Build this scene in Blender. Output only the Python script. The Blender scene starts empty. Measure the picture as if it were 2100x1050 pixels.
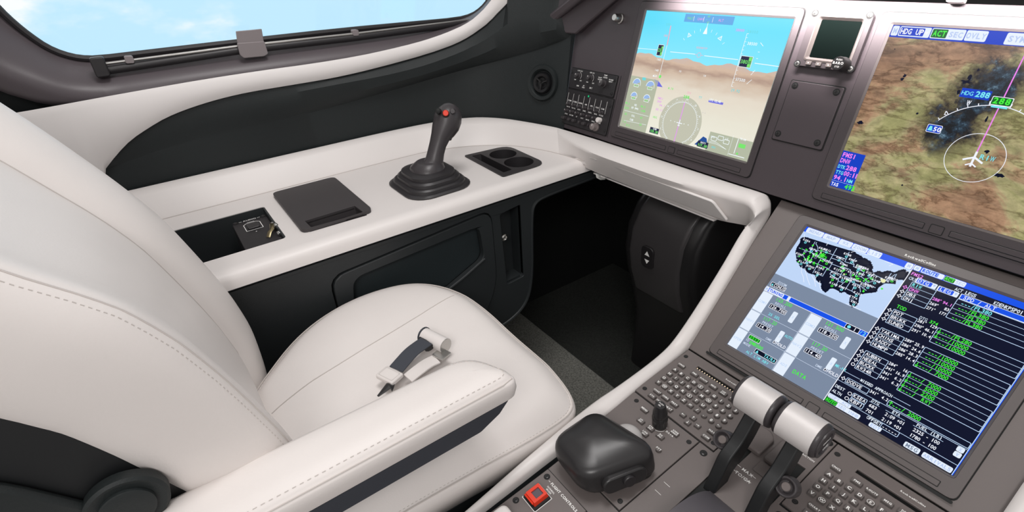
import bpy, bmesh, math, random
import numpy as np
from mathutils import Vector, Matrix
from mathutils.geometry import tessellate_polygon
random.seed(7)
S = bpy.context.scene
COL = S.collection
PI = math.pi
H0 = 1.05                      # camera height above the carpet
OFF = np.array([0, 0, H0])
# ------------------------------------------------------------------ camera
FPX = 1063.3
RM = np.array([[0.57419952, 0.81705318, -0.05214416],
               [0.38700107, -0.3269946, -0.86215121],
               [-0.72147424, 0.47486697, -0.5039606]])   # rows: right, down, forward
cam = bpy.data.cameras.new('camera'); camo = bpy.data.objects.new('camera', cam); COL.objects.link(camo)
cam.sensor_width = 36; cam.lens = FPX / 2100 * 36; cam.clip_start = 0.01
mw = Matrix.Identity(4)
for i in range(3):
    mw[i][0] = RM[0][i]; mw[i][1] = -RM[1][i]; mw[i][2] = -RM[2][i]
mw[2][3] = H0
camo.matrix_world = mw
S.camera = camo
S.view_settings.view_transform = 'Standard'; S.view_settings.look = 'None'
S.view_settings.exposure = 0.1; S.view_settings.gamma = 1.0; S.view_settings.use_curve_mapping = False
# ------------------------------------------------------------------ sky
W = bpy.data.worlds.new('sky'); S.world = W; W.use_nodes = True
nt = W.node_tree; nt.nodes.clear()
def N(t, **k):
    n = nt.nodes.new(t)
    for a, b in k.items(): setattr(n, a, b)
    return n
tc = N('ShaderNodeTexCoord'); mp = N('ShaderNodeMapping'); mp.inputs['Scale'].default_value = (1, 1, 2.2); mp.inputs['Location'].default_value = (.35, .12, .5)
nz = N('ShaderNodeTexNoise'); nz.inputs['Scale'].default_value = 5.2; nz.inputs['Detail'].default_value = 7; nz.inputs['Roughness'].default_value = .55
nt.links.new(tc.outputs['Generated'], mp.inputs['Vector']); nt.links.new(mp.outputs[0], nz.inputs['Vector'])
# cloudier towards the rear-left of the aircraft
dt = N('ShaderNodeVectorMath', operation='DOT_PRODUCT'); dt.inputs[1].default_value = (-.3, -1.0, .9)
nt.links.new(tc.outputs['Generated'], dt.inputs[0])
ad = N('ShaderNodeMath', operation='MULTIPLY_ADD'); ad.inputs[1].default_value = .42
nt.links.new(dt.outputs['Value'], ad.inputs[0]); nt.links.new(nz.outputs['Fac'], ad.inputs[2])
rp = N('ShaderNodeValToRGB')
rp.color_ramp.elements[0].position = .58; rp.color_ramp.elements[0].color = (.56, .83, 1.0, 1)
rp.color_ramp.elements[1].position = .72; rp.color_ramp.elements[1].color = (1.0, 1.0, 1.0, 1)
e = rp.color_ramp.elements.new(.63); e.color = (.66, .87, .99, 1)
nt.links.new(ad.outputs[0], rp.inputs[0])
# overhead the world turns to an even grey, added as fill light
sp = N('ShaderNodeSeparateXYZ'); nt.links.new(tc.outputs['Generated'], sp.inputs[0])
mr = N('ShaderNodeMapRange'); mr.inputs[1].default_value = .12; mr.inputs[2].default_value = .6
nt.links.new(sp.outputs['Z'], mr.inputs[0])
mx = N('ShaderNodeMixRGB'); mx.inputs[2].default_value = (.42, .405, .395, 1)
# the clear bright sky lies off the left side; elsewhere the same grey is added as fill
dl = N('ShaderNodeVectorMath', operation='DOT_PRODUCT'); dl.inputs[1].default_value = (-1, .1, 0); nt.links.new(tc.outputs['Generated'], dl.inputs[0])
m2 = N('ShaderNodeMapRange'); m2.inputs[1].default_value = .45; m2.inputs[2].default_value = .05; nt.links.new(dl.outputs['Value'], m2.inputs[0])
mxx = N('ShaderNodeMath', operation='MAXIMUM'); nt.links.new(m2.outputs[0], mxx.inputs[0]); nt.links.new(mr.outputs[0], mxx.inputs[1])
nt.links.new(mxx.outputs[0], mx.inputs[0]); nt.links.new(rp.outputs[0], mx.inputs[1])
bg = N('ShaderNodeBackground'); bg.inputs[1].default_value = 1.0
out = N('ShaderNodeOutputWorld')
nt.links.new(mx.outputs[0], bg.inputs[0]); nt.links.new(bg.outputs[0], out.inputs[0])
# ------------------------------------------------------------------ lamps and added fill lights
def area(name, loc, tgt, sx, sy, power, col=(1, 1, 1)):
    l = bpy.data.lights.new(name, 'AREA'); l.shape = 'RECTANGLE'; l.size = sx; l.size_y = sy; l.energy = power; l.color = col
    o = bpy.data.objects.new(name, l); COL.objects.link(o)
    a = Vector(loc) + Vector(OFF); b = Vector(tgt) + Vector(OFF)
    o.location = a; o.rotation_euler = (b - a).to_track_quat('-Z', 'Y').to_euler()
    return o
area('overhead_fill', (-.55, .35, 1.05), (-.62, .30, -.5), .45, .45, 9.5, (1, .975, .965))  # soft fill added overhead, not a fitting of the cockpit
area('aft_fill', (.60, -.60, .70), (-.40, .4, -.55), .6, .5, 11.0, (1, .97, .955))  # fill added from behind on the right, no real lamp
area('glareshield_floodlight', (-.18, .805, -.040), (-.18, .900, -.13), 1.1, .02, 4.6, (1, .93, .92)).data.spread = 1.3
# ------------------------------------------------------------------ unprojection onto real planes
X3 = np.array([1., 0, 0])
def ray(u, v): return RM.T @ np.array([(u - 1050) / FPX, (v - 525) / FPX, 1.])
def zp(u, v, z): d = ray(u, v); return d * (z / d[2])
def xp(u, v, x): d = ray(u, v); return d * (x / d[0])
def yp(u, v, y): d = ray(u, v); return d * (y / d[1])
class Fr:
    """plane frame: origin, ex, ey, outward normal"""
    def __init__(s, o, ex, ey): s.o = np.array(o, float); s.ex = np.array(ex, float); s.ey = np.array(ey, float); s.n = np.cross(s.ex, s.ey)
    def p(s, x, y, z=0): return s.o + s.ex * x + s.ey * y + s.n * z
    def px(s, u, v, h=0):
        d = ray(u, v); o = s.o + s.n * h; q = d * ((o @ s.n) / (d @ s.n)) - o
        return (float(q @ s.ex), float(q @ s.ey))
def tilt(o, deg): a = math.radians(deg); return Fr(o, (1, 0, 0), (0, math.cos(a), math.sin(a)))
PAN = tilt((-.789, .877, -.113), 74.88)       # x: 0 = left edge of the left screen, y: 0 = its top edge
LOW = tilt((-.350, .803, -.405), 42.78)
PED = tilt((0, .603, -.587), 6.0)             # x as in the cockpit, y 0 = join with the lower panel
SID = Fr((-.86, 0, 0), (0, 1, 0), (0, 0, 1))  # lower wall of the side console
FLAT = Fr((0, 0, 0), (1, 0, 0), (0, 1, 0))
def flat(z): return Fr((0, 0, z), (1, 0, 0), (0, 1, 0))
# ------------------------------------------------------------------ materials
def mat(name, col, rough=.5, metal=0, spec=.5, bump=0, bscale=200, emis=None, es=1, var=0, coat=0, vscale=30, sheen=0):
    m = bpy.data.materials.new(name); m.use_nodes = True; t = m.node_tree; b = t.nodes['Principled BSDF']
    b.inputs['Base Color'].default_value = (*col, 1); b.inputs['Roughness'].default_value = rough; b.inputs['Metallic'].default_value = metal
    b.inputs['Specular IOR Level'].default_value = spec; b.inputs['Coat Weight'].default_value = coat
    if emis: b.inputs['Emission Color'].default_value = (*emis, 1); b.inputs['Emission Strength'].default_value = es
    if bump or var:
        tc = t.nodes.new('ShaderNodeTexCoord')
    if bump:
        nz = t.nodes.new('ShaderNodeTexNoise'); nz.inputs['Scale'].default_value = bscale; nz.inputs['Detail'].default_value = 3
        bp = t.nodes.new('ShaderNodeBump'); bp.inputs['Strength'].default_value = bump; bp.inputs['Distance'].default_value = .001
        t.links.new(tc.outputs['Object'], nz.inputs['Vector']); t.links.new(nz.outputs['Fac'], bp.inputs['Height']); t.links.new(bp.outputs[0], b.inputs['Normal'])
    if var:
        n2 = t.nodes.new('ShaderNodeTexNoise'); n2.inputs['Scale'].default_value = vscale; n2.inputs['Detail'].default_value = 4
        r = t.nodes.new('ShaderNodeValToRGB'); r.color_ramp.elements[0].position = .3; r.color_ramp.elements[1].position = .7
        r.color_ramp.elements[0].color = (*[c * (1 - var) for c in col], 1); r.color_ramp.elements[1].color = (*[min(1, c * (1 + var)) for c in col], 1)
        t.links.new(tc.outputs['Object'], n2.inputs['Vector']); t.links.new(n2.outputs['Fac'], r.inputs[0]); t.links.new(r.outputs[0], b.inputs['Base Color'])
    return m
def srgb(r, g, b): return tuple(((c / 255) / 12.92 if c / 255 <= .04045 else ((c / 255 + .055) / 1.055) ** 2.4) for c in (r, g, b))
LEATHER = mat('cream_leather', (.76, .715, .69), .48, bump=.12, bscale=420, var=.02, vscale=9)
SEAM = mat('seam_thread', (.56, .515, .49), .7)
WHITE = mat('cream_console_paint', (.75, .71, .69), .42, bump=.03, bscale=900)
LINER = mat('cream_liner', (.76, .725, .71), .5, bump=.05, bscale=700)
PANEL = mat('charcoal_panel_paint', (.062, .050, .056), .42, bump=.12, bscale=1500)
PEDM = mat('lit_pedestal_paint', (.150, .128, .122), .45, bump=.1, bscale=1500)  # base lifted to carry the stronger light on pedestal and lower panel
BEZ = mat('display_bezel_paint', (.058, .048, .052), .40, bump=.08, bscale=1500)
WALLB = mat('black_wall_vinyl', (.0085, .0125, .0132), .6, bump=.3, bscale=500)
SIDEB = mat('black_side_panel', (.022, .026, .028), .5, bump=.2, bscale=800)
INSB = mat('insert_charcoal', (.045, .040, .042), .55, bump=.15, bscale=1200)
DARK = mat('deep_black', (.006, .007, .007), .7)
SURR = mat('window_surround_grey', (.095, .080, .088), .42, bump=.1, bscale=400)
RUBBER = mat('black_rubber', (.022, .020, .022), .42)
GRIP = mat('grip_plastic', (.045, .040, .043), .36, bump=.15, bscale=900)
GLOSSB = mat('satin_black_plastic', (.022, .021, .022), .33)
STEEL = mat('steel', (.55, .54, .52), .3, metal=1)
CHROME = mat('chrome', (.8, .8, .78), .15, metal=1)
SILV = mat('silver_lever_cap', (.66, .63, .62), .45, metal=.15, bump=.15, bscale=1500)
RED = mat('red_button', (.80, .045, .015), .35)
WHT = mat('white_legend', (.80, .79, .77), .5, emis=(.8, .79, .77), es=.12)
GUARD = mat('grey_switch_window', (.12, .10, .12), .2)
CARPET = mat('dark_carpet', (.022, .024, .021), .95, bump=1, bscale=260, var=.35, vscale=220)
ARMB = mat('lever_arm_black', (.009, .010, .011), .45)
LCARPET = mat('light_grey_carpet', (.19, .19, .17), .95, bump=1, bscale=260, var=.45, vscale=240)
STRAP = mat('grey_webbing', (.042, .047, .060), .7, bump=.3, bscale=900)
SHADE = mat('grey_shade_tab', (.24, .21, .215), .45)
def emi(name, rgb, es=1.0):
    c = srgb(*rgb)
    return mat(name, (.003, .003, .004), .14, spec=.04, emis=c, es=es)
# ------------------------------------------------------------------ glyphs
_G = {}
def glyph(ch, bold=.012):
    k = (ch, bold)
    if k in _G: return _G[k]
    c = bpy.data.curves.new('g', 'FONT'); c.body = ch; c.resolution_u = 2; c.size = 1; c.offset = bold
    o = bpy.data.objects.new('g', c); COL.objects.link(o)
    dg = bpy.context.evaluated_depsgraph_get(); dg.update()
    me = o.evaluated_get(dg).to_mesh()
    vs = [(v.co.x, v.co.y) for v in me.vertices]; fs = [tuple(p.vertices) for p in me.polygons]
    o.evaluated_get(dg).to_mesh_clear()
    bpy.data.objects.remove(o); bpy.data.curves.remove(c)
    w = (min(v[0] for v in vs), max(v[0] for v in vs)) if vs else (0, .3)
    _G[k] = (vs, fs, w); return _G[k]
# ------------------------------------------------------------------ mesh collector
def rr(cx, cy, w, h, r, seg=4):
    pts = []; r = min(r, w / 2, h / 2)
    for i, (sx, sy) in enumerate(((1, 1), (-1, 1), (-1, -1), (1, -1))):
        for k in range(seg + 1):
            a = PI / 2 * i + PI / 2 * k / seg
            pts.append((cx + sx * (w / 2 - r) + r * math.cos(a), cy + sy * (h / 2 - r) + r * math.sin(a)))
    return pts
def circ(cx, cy, r, n=24, ry=None): return [(cx + r * math.cos(2 * PI * k / n), cy + (ry or r) * math.sin(2 * PI * k / n)) for k in range(n)]
def cround(pts, r, seg=4):
    """round the corners of a polygon; r may be a list"""
    out = []; n = len(pts)
    for i in range(n):
        p0, p, p1 = [np.array(pts[(i + k) % n], float) for k in (-1, 0, 1)]
        ri = r[i] if isinstance(r, (list, tuple)) else r
        if ri <= 0: out.append(tuple(p)); continue
        a = (p0 - p) / np.linalg.norm(p0 - p); b = (p1 - p) / np.linalg.norm(p1 - p)
        d = min(ri, np.linalg.norm(p0 - p) * .49, np.linalg.norm(p1 - p) * .49)
        A = p + a * d; B = p + b * d
        for k in range(seg + 1):
            t = k / seg; out.append(tuple((1 - t) ** 2 * A + 2 * t * (1 - t) * p + t * t * B))
    return out
def ccw(p):
    s = sum(p[i][0] * p[(i + 1) % len(p)][1] - p[(i + 1) % len(p)][0] * p[i][1] for i in range(len(p)))
    return list(p) if s > 0 else list(p)[::-1]
class MB:
    def __init__(s): s.v = []; s.f = []; s.m = []
    def add(s, vs, fs, mi=0):
        o = len(s.v); s.v += [tuple(float(c) for c in q) for q in vs]
        s.f += [tuple(i + o for i in f) for f in fs]; s.m += [mi] * len(fs); return s
    def prism(s, fr, outline, z0, z1, holes=(), mi=0, smi=None, bottom=True, taper=0):
        outline = ccw(outline); holes = [ccw(h)[::-1] for h in holes]; loops = [outline] + list(holes)
        allp = [q for l in loops for q in l]; n = len(allp); smi = mi if smi is None else smi
        tp = allp
        if taper:
            c = np.mean(np.array(outline), 0); sz = np.ptp(np.array(outline), axis=0)
            tp = [(c[0] + (q[0] - c[0]) * (1 - 2 * taper / sz[0]), c[1] + (q[1] - c[1]) * (1 - 2 * taper / sz[1])) for q in allp]
        vs = [fr.p(*q, z1) for q in tp] + [fr.p(*q, z0) for q in allp]
        if holes:
            tr = tessellate_polygon([[Vector((*q, 0)) for q in l] for l in loops])
            top = []
            for t in tr:
                a, b, c = [allp[i] for i in t]
                if (b[0] - a[0]) * (c[1] - a[1]) - (b[1] - a[1]) * (c[0] - a[0]) < 0: t = t[::-1]
                top.append(tuple(t))
        else: top = [tuple(range(n))]
        s.add(vs, top, mi)
        o = len(s.v) - 2 * n; fs = []
        if bottom: fs += [tuple(n + i for i in t[::-1]) for t in top]
        k = 0
        for l in loops:
            m = len(l)
            for i in range(m):
                a, b = k + i, k + (i + 1) % m; fs.append((a, n + a, n + b, b))
            k += m
        s.f += [tuple(i + o for i in f) for f in fs]; s.m += [smi] * len(fs)
        return s
    def box(s, fr, cx, cy, w, h, z0, z1, r=0, mi=0, taper=0): return s.prism(fr, rr(cx, cy, w, h, r) if r else [(cx - w / 2, cy - h / 2), (cx + w / 2, cy - h / 2), (cx + w / 2, cy + h / 2), (cx - w / 2, cy + h / 2)], z0, z1, mi=mi, taper=taper)
    def face(s, fr, pts, z=0, mi=0): return s.add([fr.p(*q, z) for q in ccw(pts)], [tuple(range(len(pts)))], mi)
    def rect(s, fr, x0, y0, x1, y1, z=0, mi=0): return s.face(fr, [(x0, y0), (x1, y0), (x1, y1), (x0, y1)], z, mi)
    def line(s, fr, pts, w, z=0, mi=0, closed=False):
        n = len(pts)
        for i in range(n if closed else n - 1):
            a = np.array(pts[i], float); b = np.array(pts[(i + 1) % n], float); d = b - a; L = np.linalg.norm(d)
            if L < 1e-9: continue
            d /= L; q = np.array([-d[1], d[0]]) * w / 2; e = d * w / 2
            s.face(fr, [tuple(a - e - q), tuple(b + e - q), tuple(b + e + q), tuple(a - e + q)], z, mi)
        return s
    def ring(s, fr, outer, inner, z, mi=0):
        n = len(outer); vs = [fr.p(*q, z) for q in outer] + [fr.p(*q, z) for q in inner]
        return s.add(vs, [(i, (i + 1) % n, n + (i + 1) % n, n + i) for i in range(n)], mi)
    def text(s, fr, st, x, y, h, cw=None, z=.0003, mi=0, al='l', bold=.012, sx=1.0):
        """h = capital height; cw = cell pitch (mono) or None (proportional)"""
        sc = h / .70; adv = []
        for ch in st:
            if cw: adv.append(cw)
            else:
                w = glyph(ch, bold)[2] if ch != ' ' else (0, .3); adv.append((w[1] - w[0] + .11) * sc * sx)
        tot = sum(adv); cx = x - (tot / 2 if al == 'c' else tot if al == 'r' else 0)
        for ch, a in zip(st, adv):
            if ch != ' ':
                vs, fs, w = glyph(ch, bold); k = sc * sx
                if cw: k = min(sc * sx, cw * .92 / max(w[1] - w[0], .1)); x0 = cx + (a - (w[1] - w[0]) * k) / 2 - w[0] * k
                else: x0 = cx - w[0] * k + .05 * sc
                s.add([fr.p(x0 + v[0] * k, y + v[1] * sc, z) for v in vs], fs, mi)
            cx += a
        return s
    def loft(s, rings, cap0=True, cap1=True, mi=0, closed=True):
        n = len(rings[0]); vs = [q for r in rings for q in r]; fs = []
        for k in range(len(rings) - 1):
            for i in range(n if closed else n - 1):
                j = (i + 1) % n; fs.append((k * n + i, k * n + j, (k + 1) * n + j, (k + 1) * n + i))
        if cap0: fs.append(tuple(range(n))[::-1])
        if cap1: fs.append(tuple((len(rings) - 1) * n + i for i in range(n)))
        return s.add(vs, fs, mi)
    def tube(s, pts, r, n=12, mi=0, ref=(0, 0, 1), cap=True):
        pts = [np.array(p, float) for p in pts]; rings = []; ref = np.array(ref, float)
        for i, p in enumerate(pts):
            t = pts[min(i + 1, len(pts) - 1)] - pts[max(i - 1, 0)]; t /= np.linalg.norm(t)
            a = np.cross(t, ref); 
            if np.linalg.norm(a) < 1e-4: a = np.cross(t, (1, 0, .1))
            a /= np.linalg.norm(a); b = np.cross(t, a)
            ra = r[i] if isinstance(r, (list, tuple)) else r
            rx, ry = ra if isinstance(ra, (list, tuple)) else (ra, ra)
            rings.append([p + a * rx * math.cos(2 * PI * k / n) + b * ry * math.sin(2 * PI * k / n) for k in range(n)])
        return s.loft(rings, cap, cap, mi)
    def lathe(s, fr, cx, cy, prof, n=28, mi=0):
        """prof: list of (r, z) from bottom to top in the frame"""
        rings = [[fr.p(cx + max(r, 1e-5) * math.cos(2 * PI * k / n), cy + max(r, 1e-5) * math.sin(2 * PI * k / n), z) for k in range(n)] for r, z in prof]
        return s.loft(rings, True, True, mi)
    def grid(s, rows, mi=0, flip=False):
        n = len(rows[0]); vs = [q for r in rows for q in r]; fs = []
        for k in range(len(rows) - 1):
            for i in range(n - 1):
                f = (k * n + i, k * n + i + 1, (k + 1) * n + i + 1, (k + 1) * n + i); fs.append(f[::-1] if flip else f)
        return s.add(vs, fs, mi)
def wloc(o):
    v = np.zeros(3)
    while o is not None: v = v + np.array(o.location); o = o.parent
    return v
def tag(o, label=None, cat=None, group=None, kind=None):
    for k, v in (('label', label), ('category', cat), ('group', group), ('kind', kind)):
        if v: o[k] = v
    return o
def mk(name, mb, mats, parent=None, label=None, cat=None, group=None, kind=None, bevel=0, bseg=2, smooth=40, subd=0, solid=0, soff=0):
    v = np.array(mb.v) + OFF; lo, hi = v.min(0), v.max(0)
    org = np.array([(lo[0] + hi[0]) / 2, (lo[1] + hi[1]) / 2, lo[2]])
    me = bpy.data.meshes.new(name); me.from_pydata([tuple(q) for q in (v - org)], [], mb.f)
    for m in (mats if isinstance(mats, (list, tuple)) else [mats]): me.materials.append(m)
    for p, mi in zip(me.polygons, mb.m): p.material_index = mi
    bm = bmesh.new(); bm.from_mesh(me); bmesh.ops.recalc_face_normals(bm, faces=bm.faces); bm.to_mesh(me); bm.free()
    if smooth:
        me.shade_smooth(); me.set_sharp_from_angle(angle=math.radians(smooth))
    me.validate(); me.update()
    o = bpy.data.objects.new(name, me); COL.objects.link(o)
    if parent is not None: o.parent = parent; o.location = org - wloc(parent)
    else: o.location = org
    if solid:
        q = o.modifiers.new('solid', 'SOLIDIFY'); q.thickness = solid; q.offset = soff
    if subd:
        q = o.modifiers.new('sub', 'SUBSURF'); q.levels = subd; q.render_levels = subd
    if bevel:
        q = o.modifiers.new('bev', 'BEVEL'); q.width = bevel; q.segments = bseg; q.limit_method = 'ANGLE'; q.angle_limit = math.radians(35); q.harden_normals = False
    return tag(o, label, cat, group, kind)
def thing(name, label, cat, loc, group=None):
    o = bpy.data.objects.new(name, None); COL.objects.link(o); o.empty_display_size = .02
    o.location = np.array(loc, float) + OFF
    return tag(o, label, cat, group)
def kids(o, table): return table.get(o, [])
def copy_tree(o, delta, table=None, parent=None):
    if table is None:
        table = {}
        for q in list(COL.objects):
            if q.parent: table.setdefault(q.parent, []).append(q)
    c = o.copy(); COL.objects.link(c); c.parent = parent
    if parent is None: c.location = Vector(o.location) + Vector(delta)
    for ch in kids(o, table): copy_tree(ch, delta, table, c)
    return c
def resamp(pts, n, closed=False):
    P = [np.array(p, float) for p in pts]
    if closed: P = P + [P[0]]
    L = [0]
    for a, b in zip(P, P[1:]): L.append(L[-1] + np.linalg.norm(b - a))
    out = []; m = n if closed else n - 1
    for k in range(n):
        t = L[-1] * k / m; i = max(j for j in range(len(L)) if L[j] <= t + 1e-12); i = min(i, len(P) - 2)
        f = (t - L[i]) / max(L[i + 1] - L[i], 1e-9); out.append(P[i] * (1 - f) + P[i + 1] * f)
    return out
def smoothc(pts, it=2):
    """Chaikin smoothing of an open polyline, ends kept"""
    P = [np.array(p, float) for p in pts]
    for _ in range(it):
        Q = [P[0]]
        for a, b in zip(P, P[1:]): Q += [a * .75 + b * .25, a * .25 + b * .75]
        Q.append(P[-1]); P = Q
    return P
def interp(x, xs, ys): return float(np.interp(x, xs, ys))
def drape(o, pts, d, off=.0006):
    """drop points (camera-height frame) onto the evaluated surface of o along d"""
    dg = bpy.context.evaluated_depsgraph_get(); dg.update(); oe = o.evaluated_get(dg); out = []; org = wloc(o); d = np.array(d, float)
    for p in pts:
        q = np.array(p, float) + OFF - org - d * .12; ok, loc, n, _ = oe.ray_cast(Vector(q), Vector(d), distance=.3)
        if ok: out.append(np.array(loc) + org - OFF - d * off)
    return out
# ================================================================== floor
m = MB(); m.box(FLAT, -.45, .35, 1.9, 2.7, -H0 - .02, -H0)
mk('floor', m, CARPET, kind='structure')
m = MB(); m.prism(flat(-H0), cround([(-1.18, -.7), (-.44, -.7), (-.44, .785), (-1.18, .785)], .02), .0008, .010)  # lighter carpet slab ending in a straight front edge
mk('light_carpet', m, LCARPET, label='light grey speckled carpet section on the floor in front of the seat', cat='carpet mat', bevel=.003)
# ================================================================== side wall (a gently curved vertical surface)
FOOT = [(-1.235, -1.0), (-1.235, .48), (-1.225, .60), (-1.195, .69), (-1.14, .745), (-1.06, .785), (-.965, .81)]
FOOT = [tuple(p) for p in smoothc(FOOT, 2)]
FL = [0]
for a, b in zip(FOOT, FOOT[1:]): FL.append(FL[-1] + math.hypot(b[0] - a[0], b[1] - a[1]))
def wp(s, z, off=0):
    """point on the wall at footprint length s, height z, off = towards the cabin"""
    i = max(0, min(len(FL) - 2, int(np.searchsorted(FL, s) - 1)))
    t = (s - FL[i]) / (FL[i + 1] - FL[i]); a = np.array(FOOT[i]); b = np.array(FOOT[i + 1]); d = (b - a) / np.linalg.norm(b - a)
    lean = .27 * max(0, min(1, (s - 1.62) / .45)) * (z + .37)      # the forward end follows the slope of the instrument panel
    q = a + (b - a) * t + np.array([d[1], -d[0]]) * off
    return np.array([q[0] - lean * .55, q[1] + lean, z])
def wpx(u, v, off=0):
    """footprint length and height where the pixel ray meets the wall"""
    d = ray(u, v); best = None
    f = lambda s: None
    for k in range(0, 400):
        s0 = FL[-1] * k / 400; s1 = FL[-1] * (k + 1) / 400
        def g(s):
            p = wp(s, 0, off)
            z = 0
            for _ in range(6):
                p = wp(s, z, off); t = math.hypot(p[0], p[1]) / math.hypot(d[0], d[1]); z = d[2] * t
            return math.atan2(p[1], -p[0]) - math.atan2(d[1], -d[0]), z
        a, za = g(s0); b, zb = g(s1)
        if a <= 0 <= b:
            t = -a / (b - a) if b > a else 0
            return (s0 + (s1 - s0) * t, za + (zb - za) * t)
    g0, z0 = g(0.); g1, z1 = g(FL[-1])
    return (0., z0) if abs(g0) < abs(g1) else (FL[-1], z1)
def strip(lo, hi, off_lo, off_hi, n=60, rows=1, s0=None, s1=None, bulge=0):
    s0 = s0 if s0 is not None else max(lo[0][0], hi[0][0]); s1 = s1 if s1 is not None else min(lo[-1][0], hi[-1][0])
    R = []
    for r in range(rows + 1):
        t = r / rows; row = []
        for k in range(n + 1):
            s = s0 + (s1 - s0) * k / n
            a = interp(s, [p[0] for p in lo], [p[1] for p in lo]); b = interp(s, [p[0] for p in hi], [p[1] for p in hi])
            row.append(wp(s, a + (b - a) * t, off_lo + (off_hi - off_lo) * t + bulge * math.sin(PI * t)))
        R.append(row)
    return R
SE = FL[-1]
zc = lambda pts, off=0: [wpx(*q, off) for q in smoothc(pts, 2)]
# black lower wall, with a folded overhang
zA = zc([(215, 345), (230, 325), (262, 288), (300, 262), (345, 235), (420, 208), (500, 188), (600, 172), (700, 155), (800, 130), (886, 106), (950, 82), (1000, 50), (1026, 23), (1050, 0)])
E1 = zc([(215, 345), (300, 275), (420, 228), (560, 200), (700, 172), (800, 153), (900, 125), (1000, 82), (1062, 33)], .02)
E2 = zc([(215, 350), (300, 318), (420, 282), (560, 250), (700, 215), (850, 172), (950, 143), (1060, 115), (1120, 97), (1180, 72)])
BOT = [(0, -.372), (SE, -.372)]
ext = lambda c, z0=None: [(0, c[0][1] if z0 is None else z0)] + c + [(SE, c[-1][1])]
xsA = [p[0] for p in zA]
sA = zA[0][0]; sT = E1[-1][0]
m = MB()
def curve(c, s): return interp(s, [p[0] for p in c], [p[1] for p in c])
rows = [[] for _ in range(7)]
NS = 90
for k in range(NS + 1):
    s = sA - .02 + (SE - sA + .02) * k / NS
    a = max(curve(zA, s), -.371) if s < zA[-1][0] else .10 ; b = min(curve(E1, s), a - .0005); c = min(curve(E2, s), b - .0005)
    f = max(0, min(1, (s - sA - .12) / .55)) ** 1.3; g = 1 - max(0, min(1, (s - (SE - .02)) / .02))
    rows[0].append(wp(s, a + .03, .004)); rows[1].append(wp(s, a, .006)); rows[2].append(wp(s, b, .006 + .020 * f * g)); rows[3].append(wp(s, b - (b - c) * .5, .004 + .020 * f * g))
    rows[4].append(wp(s, c + (b - c) * .08, .006 * f * g)); rows[5].append(wp(s, c, 0)); rows[6].append(wp(s, -.395, 0))
m.grid(rows)
mk('wall_left', m, WALLB, kind='structure', smooth=30)
# cream liner above it, with its arched lip towards the windscreen
zB = zc([(0, 234), (60, 225), (250, 190), (470, 152), (700, 121), (833, 92), (900, 72), (953, 50), (983, 30), (1010, 0)])
dB = zB[-1][0] - zB[-2][0]
zB2 = [(0, zB[0][1])] + zB + [(zB[-1][0] + .06, zB[-1][1] + .08), (zB[-1][0] + .10, zB[-1][1] + .20)]
zA2 = [(0, -.36), (sA - .04, -.36), (sA - .004, -.35)] + zA + [(zA[-1][0] + .05, zA[-1][1] + .06), (zA[-1][0] + .10, zA[-1][1] + .20)]
m = MB(); R = [[] for _ in range(5)]
s1 = zB[-1][0] + .10
lowpts = resamp([(s, z) for s, z in zA2], 120); hipts = resamp([(s, z) for s, z in zB2], 120)
# pair points by parameter so that the lip keeps its width through the arch
LP = []; 
def nearest(c, q):
    best = None
    for a, b in zip(c, c[1:]):
        a = np.array(a); b = np.array(b); t = np.clip(((q - a) @ (b - a)) / max((b - a) @ (b - a), 1e-12), 0, 1); p = a + (b - a) * t
        d = np.linalg.norm(q - p)
        if best is None or d < best[0]: best = (d, p)
    return best[1]
for i, h in enumerate(hipts):
    if h[0] < sA + .30: l = np.array([h[0], curve(zA2, h[0])])
    else:
        n_ = nearest(zA2, h); v_ = np.array([h[0], curve(zA2, h[0])]); f = min(1, (h[0] - sA - .30) / .15); l = v_ * (1 - f) + n_ * f
    LP.append(l)
for h, l in zip(hipts, LP):
    L = np.linalg.norm(h - l); e = min(.012 / max(L, 1e-4), .3)
    for j, (t, o) in enumerate(((0, 0.0), (.0, .012), (e, .018), (1 - e, .018), (1, .010))):
        q = l + (h - l) * t; R[j].append(wp(q[0], q[1], o))
m.grid(R)
mk('trim_1', m, LINER, kind='structure', smooth=50)
# window surround: from the liner out to the pane
PX = -1.31
def wi(u, v): q = xp(u, v, PX); return (q[1], q[2])
win = [wi(*q) for q in [(0, 20), (30, 48), (60, 72), (95, 96), (130, 111), (165, 119), (200, 120), (300, 108), (485, 86), (700, 62), (850, 48), (935, 40), (965, 32), (985, 18), (1000, 0)]]
y0, z0 = win[0]; y1, z1 = win[-1]
winf = [tuple(p) for p in smoothc([(y0 + .32, .36), (y0 + .10, .33), (y0 - .06, .22), (y0 - .05, .10)] + win + [(y1 + .03, z1 + .06), (y1 + .03, z1 + .16), (y1 - .05, .30), (y1 - .22, .36)], 1)]
cy, cz = .30, .10
outer = []
for (y, z) in winf:
    # matching point on the liner's upper edge / the wall around the opening
    if z < -.045 and y > -.16:
        s = y * 1.0; k = min(range(len(hipts)), key=lambda i: abs(wp(*hipts[i])[1] - (y * .955 + .005)) if hipts[i][1] < -.05 else 9)
        q = hipts[k]; outer.append(wp(q[0], q[1] - .014, .002))
    else: outer.append(None)
idx = [i for i, o in enumerate(outer) if o is not None]
i0, i1 = idx[0], idx[-1]
for i, (y, z) in enumerate(winf):
    if outer[i] is None:
        d = np.array([y - cy, z - cz]); d /= np.linalg.norm(d)
        if i < i0: outer[i] = np.array([-1.225, y - .17 * (1 if d[0] < 0 else 0) + d[0] * .02, z + max(d[1], 0) * .06 - .13 * max(0, min(1, (.10 - z) / .15))])
        else: outer[i] = None
up = [p for p in hipts if p[1] >= -.05]
right = [i for i in range(i1 + 1, len(winf))]
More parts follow.
